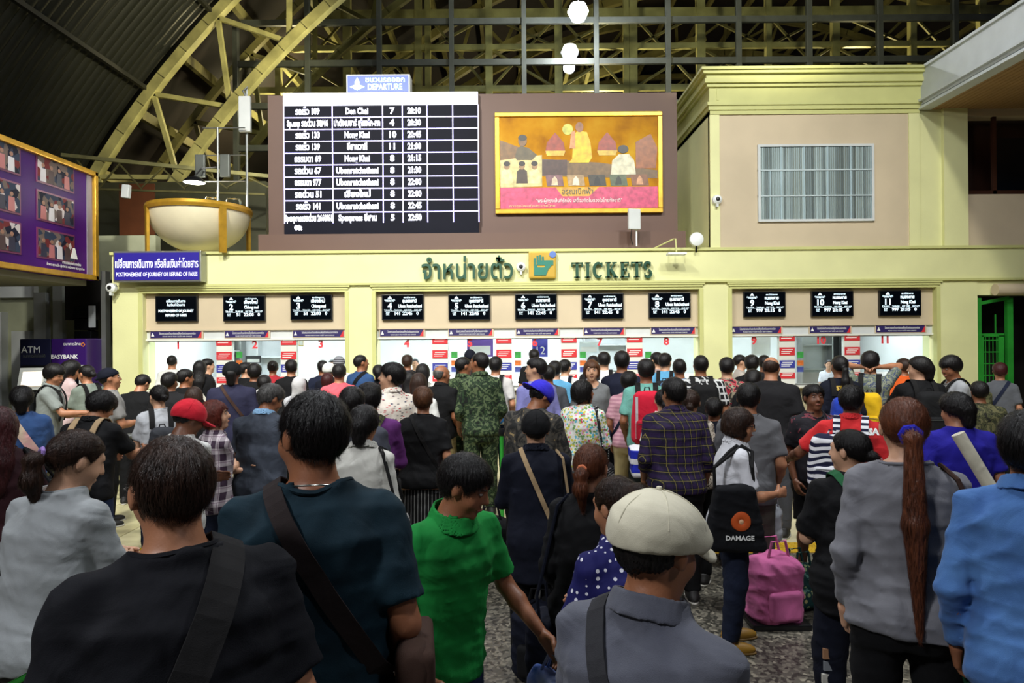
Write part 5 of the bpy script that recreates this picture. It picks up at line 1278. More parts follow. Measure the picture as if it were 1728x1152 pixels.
# ---------------- carried things (things of their own, standing in the carrier's frame)
def thing_at(c, name, at, label, cat, group=None):
    M = Matrix.Translation(c['root'].location) @ Matrix.Rotation(c['root'].rotation_euler.z, 4, 'Z') @ Matrix.Scale(c['G'], 4) @ Matrix.Translation(Vector(at))
    o = empty(name, M.to_translation(), c['root'].rotation_euler.z, label, cat, group); o.scale = (c['G'],)*3; return o
def backy(c, z): i = np.argmin(abs(c['zf']-z)); return c['wy'][i]
def backpack(label, mat, pmat_=None, smat=None, w=.30, h=.44, d=.16, zc=1.18, accent=None, group='backpacks worn in the queue', front=False, xo=0):
    def f(c):
        sg = 1 if front else -1
        y0 = c['sh'](zc)+sg*(backy(c, zc)+.004); z0 = zc-h/2; at = (xo, y0+sg*d/2, z0)
        t = thing_at(c, 'backpack', at, label, 'backpack', group); sm = smat or mat
        r = .012 if c['mid'] else .018
        def fn(X, Y, Z):
            k = 1-.22*np.clip((Z-h*.45)/(h*.6), 0, 1); return boxd(X/k, Y, Z, (0, 0, h/2), (w/2, d/2, h/2), .065)*.9
        g = grow([(fn, np.array((-w/2, -d/2, 0)), np.array((w/2, d/2, h)), 0, 'u')], r, fold=(.006, c['fs'])); V, Q = surfnet(g.F, g.a); mesh_of('bag_body', V, Q, mat, t)
        g = grow([boxp((0, sg*d*.48, h*.27), (w*.36, d*.24, h*.20), .035)], r*.8); V, Q = surfnet(g.F, g.a); po = mesh_of('front_pocket', V, Q, pmat_ or mat, t)
        MB().box(-w*.30, w*.30, sg*d*.735-.002, sg*d*.735+.002, h*.40, h*.41).build('zip', M_mull, po)
        for q in (-1, 1):
            if accent: MB().box(q*w*.33-.012, q*w*.33+.012, sg*d*.51-.004, sg*d*.51+.004, h*.12, h*.9).build('side_piping', accent, t)
        MB().tube([(-.03, -sg*d*.3, h*.97), (-.02, -sg*d*.35, h*1.06), (.02, -sg*d*.35, h*1.06), (.03, -sg*d*.3, h*.97)], .007).build('handle', sm, t)
        for q in (-1, 1):
            cx = q*(.095 if c['sw'] > .17 else .085)
            cc = c['B']((cx, 0, 1.27)); a0, a1 = (-.35*PI, .98*PI) if not front else (.02*PI, 1.35*PI)
            ring(c['g'], cc, (0, 1, 0), (0, 0, 1), a0, a1, 26, .05, (1, 0, 0), 'strap', sm, t, .008, .30, at)
    return f
def cross_bag(label, mat, side=1, w=.26, h=.22, d=.09, strapw=.035, zc=.93, smat=None, name='shoulder_bag', bag=True, group=None, full=True, yoff=-.03):
    """strap from the opposite shoulder across the back to a bag at the hip; side=+1 bag at right hip"""
    def f(c):
        xh = side*(np.interp(zc, c['zf'], c['wx'])+d/2+.01); at = (xh, yoff, zc-h/2)
        t = thing_at(c, name, at, label, 'bag', group or 'shoulder bags'); sm = smat or mat
        if bag:
            g = grow([boxp((0, 0, h/2), (d/2, w/2, h/2), .035)], .012, fold=(.008, c['fs'])); V, Q = surfnet(g.F, g.a); mesh_of('bag_body', V, Q, mat, t)
            g = grow([boxp((side*d*.3, 0, h*.7), (d*.3, w*.47, h*.28), .02)], .010); V, Q = surfnet(g.F, g.a); mesh_of('flap', V, Q, mat, t)
        A = c['B']((-side*.10, -.01, 1.46)); Bq = np.array((side*.17, 0, zc+.05)); m = (A+Bq)/2; u = (A-Bq)/np.linalg.norm(A-Bq); v = np.array((0, -1.0, 0)); nr = np.cross(u, v)
        ring(c['g'], m, u, v, 0, 2*PI if full else PI, 56, strapw, nr, 'strap', sm, t, .005, .42, at)
    return f
def side_bag(label, mat, side=1, w=.34, h=.36, d=.10, zt=1.0, drop=None, smat=None, name='tote_bag', deco=None, y=-.0, two=True, group=None, hr=.009, flare=.18):
    """a bag hung from the same shoulder: strap loops over the shoulder, bag at the hip"""
    def f(c):
        S = c['J'][side][0]; x = side*(c['sw']*.92+.03); at = (x+side*(d/2), y, zt-h)
        t = thing_at(c, name, at, label, 'bag', group or 'shoulder bags'); sm = smat or mat
        def fn(X, Y, Z): k = 1-flare*np.clip(Z/h, 0, 1); return boxd(X, Y/k, Z, (0, 0, h/2), (d/2, w/2, h/2), .04)*.9
        g = grow([(fn, np.array((-d/2, -w/2, 0)), np.array((d/2, w/2, h)), 0, 'u')], .011 if c['mid'] else .018, fold=(.010, c['fs'])); V, Q = surfnet(g.F, g.a); mesh_of('bag_body', V, Q, mat, t)
        for q in ((-1, 1) if two else (0,)):
            px = S[0]-side*.035; top = np.array((px-at[0], S[1]-at[1]+q*.018, S[2]+.074*(1+(c['b']-1)*.7)-at[2]))
            pts = [(0, -w*.30+0*q, h*.93), (side*.012, -w*.27-.02, h+.12), (top[0]+side*.035, top[1]-.06, top[2]-.035), tuple(top), (top[0]+side*.035, top[1]+.06, top[2]-.035), (side*.012, w*.27+.0, h+.12), (0, w*.30, h*.93)]
            MB().tube(pts, hr, 6).build('handle', sm, t, True)
        if deco: deco(c, t, side, w, h, d)
    return f
def carry_bag(label, mat, hand=1, w=.30, h=.34, d=.12, name='carrier_bag', cat='bag', deco=None, group='bags carried by hand', box=False):
    def f(c):
        W = c['J'][hand][2]; E = c['J'][hand][1]; dd = (W-E)/np.linalg.norm(W-E); p = W+dd*.085; at = (p[0], p[1], p[2]-.10-h)
        t = thing_at(c, name, at, label, cat, group)
        def fn(X, Y, Z): k = 1-.25*np.clip(Z/h-.3, 0, 1); return boxd(X/k, Y/k, Z, (0, 0, h/2), (d/2, w/2, h/2), .02 if box else .05)*.85
        g = grow([(fn, np.array((-d/2, -w/2, 0)), np.array((d/2, w/2, h)), 0, 'u')], .011 if c['mid'] else .018, fold=(.0 if box else .016, c['fs'])); V, Q = surfnet(g.F, g.a); mesh_of('bag_body', V, Q, mat, t)
        for q in (-1, 1): MB().tube([(q*.02, -w*.22, h*.95), (q*.01, -.02, h+.085), (q*.01, .02, h+.085), (q*.02, w*.22, h*.95)], .006, 6).build('handle', mat, t, True)
        if deco: deco(c, t, hand, w, h, d)
    return f
def scrunchie(mat, z=1.575, r=.026, tr=.011):
    def f(c): p = c['fromh']((0, -.128, z)); d = c['R']@np.array((0, -1, -.2)); c['torus'](p, d, r, tr, 'hair_tie', mat, c['root'])
    return f
def glasses():
    def f(c):
        F = c['fromh']
        m = MB()
        for sg in (-1, 1):
            m.tube([F((sg*.032+.021*math.cos(2*PI*k/14), .104, 1.595+.015*math.sin(2*PI*k/14))) for k in range(15)], .0016, 5)
            m.tube([F((sg*.052, .102, 1.599)), F((sg*.078, .07, 1.598)), F((sg*.084, .0, 1.594))], .0016, 5)
        m.tube([F((-.011, .106, 1.598)), F((.011, .106, 1.598))], .0016, 5); m.build('glasses', M_black, c['root'])
    return f
def necklace():
    def f(c): 
        B = c['B']; pts = [B((.074*math.cos(a), .082*math.sin(a)-.004, 1.452-.020*math.sin(a))) for a in [2*PI*k/40 for k in range(41)]]
        MB().tube(pts, .0028, 6).build('necklace', plain('silver_chain', (190, 186, 176), .25, 1, 0), c['root'], True)
    return f
def leg_patch(x, z, w, h, mat):
    def f(c):
        f_ = sampler(c['g2']); ys = np.linspace(-.3, 0, 120); v = f_(np.stack([np.full(120, x), ys, np.full(120, z)], 1)); k = np.nonzero(v < 0)[0]; y = ys[k[0]] if len(k) else -.08
        MB().box(x-w/2, x+w/2, y-.004, y+.012, z-h/2, z+h/2).build('leg_patch', mat, c['root'])
    return f
def back_print(s_, size, x, z, mat, width=None, side=-1, bold=.004):
    """flat lettering printed on the cloth: each corner laid on the shirt surface"""
    def f(c):
        o = text('print_lettering', s_, size, (0, 0, 0), mat, c['root'], 0, 'CENTER', width, bold)
        n = len(o.data.vertices); co = np.empty(n*3, 'f'); o.data.vertices.foreach_get('co', co); co = co.reshape(-1, 3)
        f_ = sampler(c['g']); out = np.zeros_like(co); ys = np.linspace(side*.34, 0, 90)
        for i in range(n):
            p = np.stack([np.full(90, x+co[i, 0]*(1 if side < 0 else -1)), ys+c['sh'](z), np.full(90, z+co[i, 1])], 1); v = f_(p); k = np.nonzero(v < 0)[0]; yv = p[k[0], 1] if len(k) else 0
            out[i] = (p[0, 0], yv+side*.006, p[0, 2])
        o.rotation_euler = (0, 0, 0); o.data.vertices.foreach_set('co', out.ravel()); o.data.update()
    return f

PEOPLE = []
def person(x, top, s, label, sex='m', **k): PEOPLE.append([x, top, s, label, sex, k])
def build_crowd():
    n = len(PEOPLE); S0 = np.array([p[2] for p in PEOPLE], float); S = S0.copy(); xs = np.array([p[0] for p in PEOPLE], float)
    free = (S0 < 420) & (S0 > 90)
    for it in range(60):
        Y = F_PX/S; X = (xs-864)/S
        for i in range(n):
            for j in range(i+1, n):
                dx, dy = X[i]-X[j], Y[i]-Y[j]; need = .48
                if dx*dx+dy*dy < need*need and abs(dx) < need:
                    want = math.sqrt(need*need-dx*dx); d = (want-abs(dy))*.3; q = 1 if dy >= 0 else -1
                    if dy == 0: q = 1 if PEOPLE[i][1] < PEOPLE[j][1] else -1
                    if free[i]: Y[i] += q*d
                    if free[j]: Y[j] -= q*d
        S = np.where(free, np.clip(F_PX/np.minimum(Y, 12.2), S0*.86, S0*1.15), S0)
    for p, s_ in zip(PEOPLE, S): build_person(p[0], p[1], float(s_), p[3], p[4], **p[5])
# ================================================================== the crowd
K = cloth
BK = K('black_cotton', (12, 12, 15)); BK2 = K('faded_black_cotton', (26, 25, 28)); NV = K('navy_cotton', (24, 30, 52)); DNV = K('dark_navy_cotton', (12, 16, 32))
GR = K('grey_marl_cotton', (136, 138, 136)); DG = K('dark_grey_cotton', (74, 76, 82)); WH = K('white_cotton', (222, 222, 218)); OW = K('offwhite_linen', (214, 208, 196))
JN = K('blue_denim', (38, 56, 92), (26, 38, 66)); DJ = K('dark_denim', (24, 32, 54), (16, 22, 38)); KH = K('khaki_cotton', (168, 152, 108)); OL = K('olive_brown_cotton', (84, 66, 28))
TE = K('dark_teal_cotton', (15, 42, 54), (11, 32, 42)); PK = K('pink_cotton', (226, 92, 104)); LB = K('light_blue_cotton', (96, 164, 206)); BL = K('blue_denim_shirt', (52, 84, 132), (40, 66, 110)); PU = K('purple_cotton', (92, 40, 104))
CAMO = pattern('green_camouflage', blotch([(18, 24, 18), (38, 58, 34), (26, 38, 26), (80, 94, 64)], 17)); DCAMO = pattern('olive_camouflage', blotch([(30, 30, 22), (74, 74, 46), (46, 48, 32), (96, 92, 62)], 13))
STRAPB = K('black_webbing', (22, 21, 22)); STRAPT = K('tan_webbing', (168, 142, 108)); GREENK = K('green_webbing', (44, 104, 66)); BRK = K('brown_webbing', (66, 46, 38))
Q = 'people queueing for tickets'
# ---------------------------------------------------------------- near row
person(288, 727, 735, 'person in a plain black tee with a rucksack strap, biggest figure at the lower left', yaw=-14, hy=-8, hp=8, b=1.12, lean=12, sk='mid', hair='thin', hc='dbrown', shirt=K('midnight_black_cotton', (10, 11, 19)), tb='shorts', trous=BK, arms=('down', 'down'), h=1.78, neckr=.076, face=False,
       extra=(glasses(), cross_bag('wide black strap bag on the right shoulder of the biggest figure', STRAPB, -1, zc=.9, strapw=.075, smat=K('charcoal_webbing', (30, 29, 30)), name='shoulder_bag'),))
person(527, 652, 590, 'person in a dark teal tee with silver necklace, head turned left', yaw=5, hy=-42, hp=2, b=1.06, sk='tan', hair='crew', hc='black', shirt=TE, trous=OL, arms=('relax', 'relax'), lean=1, neckr=.082, h=1.83,
       extra=(necklace(), cross_bag('dark brown cross-body bag on the back of the teal tee', BRK, 1, zc=.96, strapw=.05, smat=K('dark_brown_webbing', (38, 30, 30)))))
person(128, 722, 430, 'person in a grey tee with a dark ponytail and lilac hair tie, head bowed', 'f', yaw=40, hy=26, hp=24, b=1.14, sk='light', hair='pony', hc='dbrown', shirt=K('silver_grey_cotton', (150, 154, 156)), trous=K('charcoal_trousers', (62, 60, 58)), arms=('front', 'front'), lean=9, h=1.66, belly=.03,
       extra=(scrunchie(K('lilac_band', (150, 120, 190)), r=.02, tr=.008),))
person(782, 758, 460, 'person in a bright green polo walking through the crowd, looking down right', yaw=142, hy=-32, hp=24, b=1.04, sk='tan', hair='short', hc='black', shirt=K('bright_green_cotton', (26, 142, 62), (18, 112, 46)), collar=True, trous=JN, arms=((.14, .20, -.42), 'relax'), lean=9, h=1.60, hem=.78,
       extra=(carry_bag('white and blue plastic carrier bag in the left hand of the green polo', K('white_blue_plastic', (214, 214, 210), (60, 96, 176), .4, vs=4), -1, .32, .34), carry_bag('folded white newspaper beside the green polo', pattern('newsprint', stripes((200, 206, 214), (170, 180, 196), .05, .3)), 1, .20, .26, .03, name='newspaper', cat='newspaper', box=True)))
person(1104, 822, 770, 'person in a cream flat cap and grey-blue shirt at the bottom centre', yaw=30, hy=14, hp=10, b=1.0, sk='tan', hair='crew', hc='black', shirt=K('slate_grey_linen', (92, 94, 104), (78, 80, 92)), collar=True, trous=BK, arms=('front', 'front'), lean=8, h=1.665,
       hat=('flatcap', K('cream_canvas', (206, 200, 178), (190, 184, 162), .9, .35)), face=False,
       extra=(cross_bag('dark strap bag on the grey-blue shirt under the cream flat cap', STRAPB, 1, zc=.9, strapw=.05, smat=K('dark_grey_webbing', (48, 48, 52))),))
person(1038, 800, 478, 'person in a navy blouse with white polka dots and a hair bun', 'f', yaw=-35, hy=-15, hp=12, b=1.12, sk='mid', hair='bun', hc='dbrown', shirt=pattern('navy_polka', dots((24, 24, 84), (214, 214, 224), 34, .26)), trous=BK, arms=('front', 'front'), lean=6, h=1.52)
person(996, 746, 375, 'person in a black jacket with a reddish brown ponytail and orange hair tie', 'f', yaw=12, hy=10, hp=10, b=1.0, hair='pony', hc='rbrown', shirt=BK, slv='long', trous=BK, h=1.535, sk='mid', hairlen=-.02,
       extra=(scrunchie(K('orange_band', (214, 120, 80)), r=.018, tr=.008), back_print('SA', .07, .09, 1.20, plain('red_print', (200, 30, 40), .5)), side_bag('dark navy drawstring bag at the left hip of the black jacket', DNV, -1, .30, .40, .14, .84)))
person(903, 690, 282, 'person in a dark navy smock and black cap with two tan straps', yaw=-2, b=1.02, sk='light', hair='short', hc='black', shirt=DNV, slv='half', collar=True, hem=.62, trous=BK, h=1.57, hat=('cap', BK, 1), arms=('front', 'front'),
       extra=(cross_bag('grey canvas satchel with a long tan strap on the navy smock', K('grey_canvas', (86, 86, 78)), 1, .3, .26, .1, .03, .78, STRAPT), side_bag('small dark bag on a tan strap at the right shoulder of the navy smock', DNV, 1, .22, .2, .07, .84, smat=STRAPT)))
# right foreground
person(1524, 666, 425, 'person in a grey long-sleeve top with a long brown ponytail and blue scrunchie', 'f', yaw=-4, hy=0, hp=4, b=1.08, sk='light', hair='pony', hc='rbrown', hairlen=.52, shirt=K('heather_grey_jersey', (122, 122, 128), (104, 104, 110)), slv='long', trous=BK, tb='long', arms=('down', 'front'), lean=2, h=1.745, loose=.35, neckr=.080,
       extra=(scrunchie(K('royal_blue_velvet', (34, 34, 170)), 1.565, .028, .013), side_bag('green carrier bag on brown handles at the right side of the grey top', K('green_bag_fabric', (14, 76, 46)), 1, .36, .42, .12, 1.06, smat=BRK)))
person(1738, 684, 500, 'person in a light blue denim shirt at the right edge', yaw=8, hy=12, b=.96, sk='tan', hair='short', hc='black', shirt=K('sky_blue_chambray', (80, 122, 178), (60, 96, 156), .9, .6), slv='long', collar=True, hem=.76, trous=K('deep_blue_trousers', (20, 28, 70)), arms=('down', 'relax'), lean=1, h=1.77)
person(1432, 722, 340, 'person in a black tee with a green strap, hair in a short bunch, facing left', 'f', yaw=-22, hy=-36, hp=4, b=1.24, sk='light', hair='tied', hc='black', shirt=BK, slv='wide', trous=DNV, arms=('front', 'relax'), h=1.54, hem=.74,
       extra=(cross_bag('black bag on a green strap over the black tee', BK, 1, .24, .22, .08, .045, .86, GREENK), leg_patch(-.175, .50, .045, .055, plain('brown_patch', (150, 110, 80), .6)), leg_patch(-.165, .43, .05, .05, plain('grey_patch', (120, 124, 130), .6)), leg_patch(-.180, .36, .04, .05, plain('pale_patch', (204, 200, 190), .6))))
person(1612, 659, 250, 'person in a deep blue shirt with a white cardboard tube on the back, turned left', yaw=-20, hy=-25, hp=8, b=1.16, sk='mid', hair='grown', hc='black', shirt=K('violet_blue_cotton', (36, 30, 150)), slv='tee', trous=BK, h=1.62,
       extra=(lambda c: tag(MB().tube([(c['root'].location.x-.16, c['root'].location.y-.22, 1.36), (c['root'].location.x+.02, c['root'].location.y-.30, .98)], .04, 14).build('poster_tube', K('cream_card', (206, 200, 180)), None, True), 'cream poster tube slung on the back of the deep blue shirt', 'tube'),))
person(-2, 684, 300, 'person in a maroon top at the far left edge', 'f', yaw=0, b=1.1, hair='long', hc='maroon', shirt=K('maroon_knit', (44, 14, 20)), slv='long', trous=BK, h=1.60, extra=(side_bag('black shoulder bag with a grey trim at the left edge', BK, 1, .36, .38, .14, 1.14),))
# middle row, left
person(318, 672, 262, 'person in a red cap and white tee, looking down right', yaw=38, hy=20, hp=26, b=1.08, sk='dark', hair='short', shirt=WH, trous=DJ, arms=('cross', 'cross'), h=1.60, hat=('cap', K('scarlet_canvas', (206, 28, 48)), 1), lean=6)
person(361, 674, 232, 'person with red-brown hair in a plaid shirt, profile to the right', 'f', yaw=60, hy=28, hp=-4, sk='light', hair='bob', hc='red', shirt=pattern('maroon_white_plaid', plaid((56, 40, 56), (196, 186, 190), (96, 60, 90), .10, .45)), slv='half', trous=DJ, arms=('front', 'cross'), h=1.56)
person(170, 656, 216, 'person in a black polo with tan rucksack straps, head bowed right', yaw=28, hy=30, hp=32, b=1.15, sk='mid', hair='bowl', shirt=BK, collar=True, trous=JN, arms=('front', 'reach'), lean=10, h=1.63,
       extra=(backpack('olive and black rucksack with tan straps on the black polo', DCAMO, BK, STRAPT, .30, .42, .16, 1.10),))
person(267, 648, 176, 'person in a grey tee with tied-back hair and an orange clip', 'f', yaw=-12, hy=-18, hp=10, b=1.08, sk='light', hair='tied', shirt=K('pale_grey_cotton', (176, 178, 184)), trous=DJ, arms=('front', 'front'), h=1.56,
       extra=(scrunchie(K('orange_clip', (226, 120, 60)), 1.56, .016, .006), backpack('grey rucksack with a yellow round badge', K('charcoal_nylon', (52, 54, 60)), K('charcoal_nylon', (52, 54, 60)), STRAPB, .27, .36, .13, 1.12)))
person(36, 649, 192, 'person in a blue denim shirt with a broad cream strap', 'f', yaw=-4, b=1.22, sk='mid', hair='grown', shirt=BL, slv='long', trous=JN, arms=('front', 'front'), h=1.62,
       extra=(cross_bag('cream and pink broad strap bag on the blue denim shirt', K('cream_bag', (196, 180, 150)), 1, .3, .26, .1, .08, .95, K('cream_pink_webbing', (206, 190, 160), (220, 150, 160))),))
person(184, 618, 156, 'person with a dark head cloth and grey shirt, face turned to the right', yaw=70, hy=12, hp=-4, b=1.12, sk='mid', hair='crew', hat=('bandana', DNV), shirt=K('stone_grey_cotton', (132, 130, 128)), trous=BK, arms=('relax', 'front'), h=1.71)
person(91, 611, 146, 'person in a grey polo with black rucksack straps, facing right', yaw=98, hy=22, hp=16, b=1.0, sk='mid', hair='bowl', shirt=K('ash_polo', (140, 146, 142)), collar=True, trous=DNV, arms=('front', 'reach'), h=1.735,
       extra=(backpack('black rucksack on the grey polo near the cash machines', BK, None, STRAPB, .26, .40, .15, 1.16),))
person(121, 606, 128, 'person in a pale pink top behind the grey tee at the cash machine', 'f', yaw=60, hy=20, hp=22, sk='mid', hair='long', shirt=K('pale_pink_cotton', (206, 180, 180)), trous=JN, arms=('front', 'front'), h=1.70)
person(145, 614, 134, 'person in a grey-green tee with a patterned rucksack, facing the cash machine', 'f', yaw=-38, hy=-10, hp=10, sk='mid', hair='tied', shirt=K('sage_grey_cotton', (128, 138, 128)), trous=JN, arms=('front', 'front'), h=1.66,
       extra=(backpack('small grey patterned rucksack on the grey-green tee', pattern('grey_floral_bag', floral((110, 104, 104), [(60, 60, 70), (190, 180, 170), (150, 120, 110)], 26)), None, STRAPB, .24, .34, .13, 1.16),))
person(240, 629, 134, 'person in a black tee bowed over, beside the cream pillar', yaw=15, hy=25, hp=30, b=1.2, sk='mid', hair='short', shirt=BK, trous=BK, arms=('front', 'front'), lean=14, h=1.60)
person(290, 598, 98, 'person with cropped hair at window one', yaw=5, sk='mid', hair='crew', shirt=WH, trous=DJ, h=1.70)
person(286, 626, 142, 'person with thick black hair in a black shirt, behind the grey tee', yaw=20, hy=10, hair='messy', shirt=BK2, trous=BK, h=1.60, b=1.1)
person(312, 620, 134, 'person in a black tee glancing right, left of the long-haired queuer', yaw=30, hy=36, hp=4, sk='tan', hair='short', shirt=BK, trous=DJ, h=1.62)
person(337, 607, 114, 'person with long black hair and a white strap at window one', 'f', yaw=5, hair='long', shirt=BK, trous=BK, h=1.66, extra=(cross_bag('white-strapped black bag of the long-haired queuer', BK, 1, zc=.95, strapw=.04, smat=OW),))
person(350, 603, 104, 'person in dark clothes seen in profile before window one', yaw=75, sk='light', hair='short', shirt=BK2, trous=BK, h=1.69)
person(327, 651, 170, 'person with wavy dark brown hair behind the red cap', 'f', yaw=10, hair='long', hc='dbrown', shirt=BK2, trous=BK, h=1.53)
person(391, 609, 148, 'person in a loose navy long-sleeve shirt and black cap with a brown bag strap', yaw=3, b=1.14, sk='tan', hair='grown', hat=('cap', BK, 1), shirt=K('ink_navy_cotton', (38, 38, 62)), slv='long', trous=DNV, h=1.74, hem=.72,
       extra=(cross_bag('dark brown bag worn on the back of the navy shirt', BRK, 1, .22, .2, .08, .03, 1.02, BRK, yoff=-.12),))
person(414, 609, 112, 'person with short hair turned right near window two', yaw=25, hy=50, sk='light', hair='short', shirt=BK, trous=BK, h=1.66)
person(429, 611, 128, 'person with bulky black hair in a black printed tee', yaw=0, hair='messy', shirt=BK, trous=BK, h=1.67, b=1.05, extra=(back_print('VINTAGE', .07, -.02, 1.34, M_whitetxt, .24),))
person(460, 607, 110, 'person with a top bun and red blouse at window two', 'f', yaw=0, hair='bun', shirt=K('red_blouse', (170, 40, 50)), trous=BK, h=1.67)
person(445, 630, 146, 'person with black hair behind the stained dark tee', yaw=-5, hair='short', shirt=BK, trous=BK, h=1.58)
person(456, 643, 214, 'person in a dark dusty tee with a pale blue collar, head bowed right', yaw=20, hy=38, hp=26, b=1.12, sk='tan', hair='short', hc='grey', shirt=K('dusty_black_cotton', (24, 28, 36), (70, 76, 88), vs=3.5), collar=K('pale_blue_towel', (130, 170, 206)), trous=DJ, arms=('front', 'front'), lean=9, h=1.62)
person(491, 604, 118, 'person in a black tee at window three', yaw=0, sk='mid', hair='short', shirt=BK, trous=DJ, h=1.70)
person(504, 633, 142, 'person wearing a grey-white headscarf', 'f', yaw=5, hat=('hijab', K('grey_white_scarf', (190, 188, 190))), shirt=K('white_blouse', (190, 190, 196)), slv='long', trous=BK, h=1.56)
person(544, 606, 108, 'person in a navy top at window three', yaw=-8, sk='tan', hair='short', shirt=NV, trous=BK, h=1.67)
person(555, 611, 112, 'person in a white cap between window three queuers', yaw=25, hat=('cap', WH, 1), shirt=DNV, slv='long', trous=BK, h=1.63)
person(572, 600, 104, 'person in a striped grey cap close to window three', yaw=5, hat=('cap', pattern('grey_stripe_cap', stripes((150, 150, 156), (40, 40, 50), .03, .5)), 1), shirt=WH, trous=DJ, h=1.70)
person(552, 628, 128, 'person with maroon-tinted hair behind the pink tee', 'f', yaw=-5, hair='bob', hc='maroon', shirt=BK, trous=BK, h=1.55)
person(572, 611, 138, 'person in a bright pink tee', yaw=0, sk='mid', hair='short', shirt=PK, trous=DJ, h=1.70, b=1.04)
person(609, 597, 116, 'person in a blue chambray shirt before the pillar, facing right', yaw=38, hy=30, sk='tan', hair='crew', shirt=K('mid_blue_chambray', (44, 74, 118)), slv='long', trous=DJ, h=1.76, extra=(cross_bag('black strap bag on the blue chambray shirt', BK, -1, zc=1.0, strapw=.05),))
person(593, 648, 262, 'person in a dark grey tee with a wide black strap behind the teal tee', yaw=5, b=1.1, sk='mid', hair='short', shirt=K('slate_tee', (66, 68, 78)), trous=DCAMO, tb='shorts', h=1.67, extra=(cross_bag('black bag with a wide strap on the dark grey tee', BK, 1, .3, .24, .1, .06, .95),))
person(622, 643, 228, 'person in a purple long-sleeve top with a camouflage strap', yaw=3, b=1.08, sk='mid', hair='messy', shirt=PU, slv='long', trous=BK, arms=('front', 'front'), h=1.66,
       extra=(cross_bag('black bag with a camouflage strap on the purple top', BK, -1, .28, .24, .1, .05, .95, DCAMO), ))
person(613, 681, 268, 'person in a white cardigan with slicked wavy hair', 'f', yaw=12, hy=5, hp=6, sk='mid', hair='grown', shirt=K('white_knit', (206, 204, 196)), slv='long', trous=BK, h=1.57, collar=True,
       extra=(side_bag('black and white lace-patterned bag with black handles', pattern('lace_bag', floral((168, 166, 164), [(40, 40, 44), (110, 108, 110), (70, 70, 74)], 30, .5)), 1, .34, .34, .12, 1.0, smat=STRAPB),))
person(661, 608, 196, 'person in a white shirt covered in small red and grey print, facing left', yaw=-28, hy=-48, hp=-4, sk='light', hair='short', shirt=pattern('red_dash_print', dashes()), collar=True, trous=DJ, h=1.78, arms=('front', 'relax'), b=1.02)
person(638, 614, 112, 'person with black hair behind the printed white shirt', yaw=0, hair='grown', shirt=BK, trous=BK, h=1.64)
person(687, 597, 102, 'person with tousled hair at window four', yaw=5, hair='messy', hc='dbrown', shirt=DNV, trous=BK, h=1.74)
person(713, 612, 132, 'person with a long dark bob and cream sleeve, left of the bald queuer', 'f', yaw=8, hair='long', shirt=K('cream_white_blouse', (206, 204, 196)), slv='long', trous=BK, h=1.66, arms=('front', 'hip'))
person(690, 624, 146, 'person with long black hair beside the printed white shirt', 'f', yaw=-4, hair='long', shirt=WH, trous=BK, h=1.60)
person(706, 628, 158, 'person with dark brown long hair in white, behind the short brown hair', 'f', yaw=6, hair='long', hc='dbrown', shirt=WH, trous=BK, h=1.58)
person(713, 649, 200, 'person in a black tee with short brown hair and a buckled cross strap', 'f', yaw=6, sk='mid', hair='short', hc='brown', b=1.1, shirt=BK, trous=pattern('black_white_stripe', vstripes((18, 18, 20), (140, 140, 140), .03, .2)), tb='skirt', h=1.59,
       extra=(cross_bag('red purse with white edge on a black cross strap', K('red_leather', (196, 34, 44)), 1, .24, .20, .09, .03, .92, STRAPB),))
person(745, 614, 144, 'person with balding grey hair in a black polo and khaki patterned shorts', yaw=38, hy=22, sk='tan', hair='bald', hc='grey', shirt=BK, collar=True, trous=pattern('khaki_check', plaid((140, 124, 86), (170, 154, 110), (90, 80, 56), .05)), tb='shorts', b=1.12, h=1.70, group='people near the counter')
SOL = 'soldiers in camouflage'
person(782, 600, 142, 'person in camouflage uniform, left of the two soldiers, looking right', yaw=22, hy=42, sk='tan', hair='crew', shirt=CAMO, slv='half', collar=True, trous=CAMO, h=1.78, group=SOL, b=1.05)
person(809, 592, 150, 'person in camouflage uniform, right of the two soldiers, looking left', yaw=-15, hy=-38, sk='tan', hair='crew', shirt=CAMO, slv='half', collar=True, trous=CAMO, h=1.83, group=SOL, b=1.05)
person(793, 589, 100, 'person in a dark cap behind the two soldiers', yaw=0, hat=('cap', DNV, 1), shirt=BK, trous=BK, h=1.80)
person(836, 599, 128, 'person in a grey-white tee with a bright blue rucksack', yaw=10, sk='mid', hair='short', shirt=K('greyish_white_tee', (196, 192, 190)), trous=DJ, h=1.74,
       extra=(backpack('bright blue rucksack beside the right soldier', K('bright_blue_nylon', (30, 116, 190)), K('deep_blue_nylon', (24, 70, 130)), STRAPB, .30, .50, .17, 1.12),))
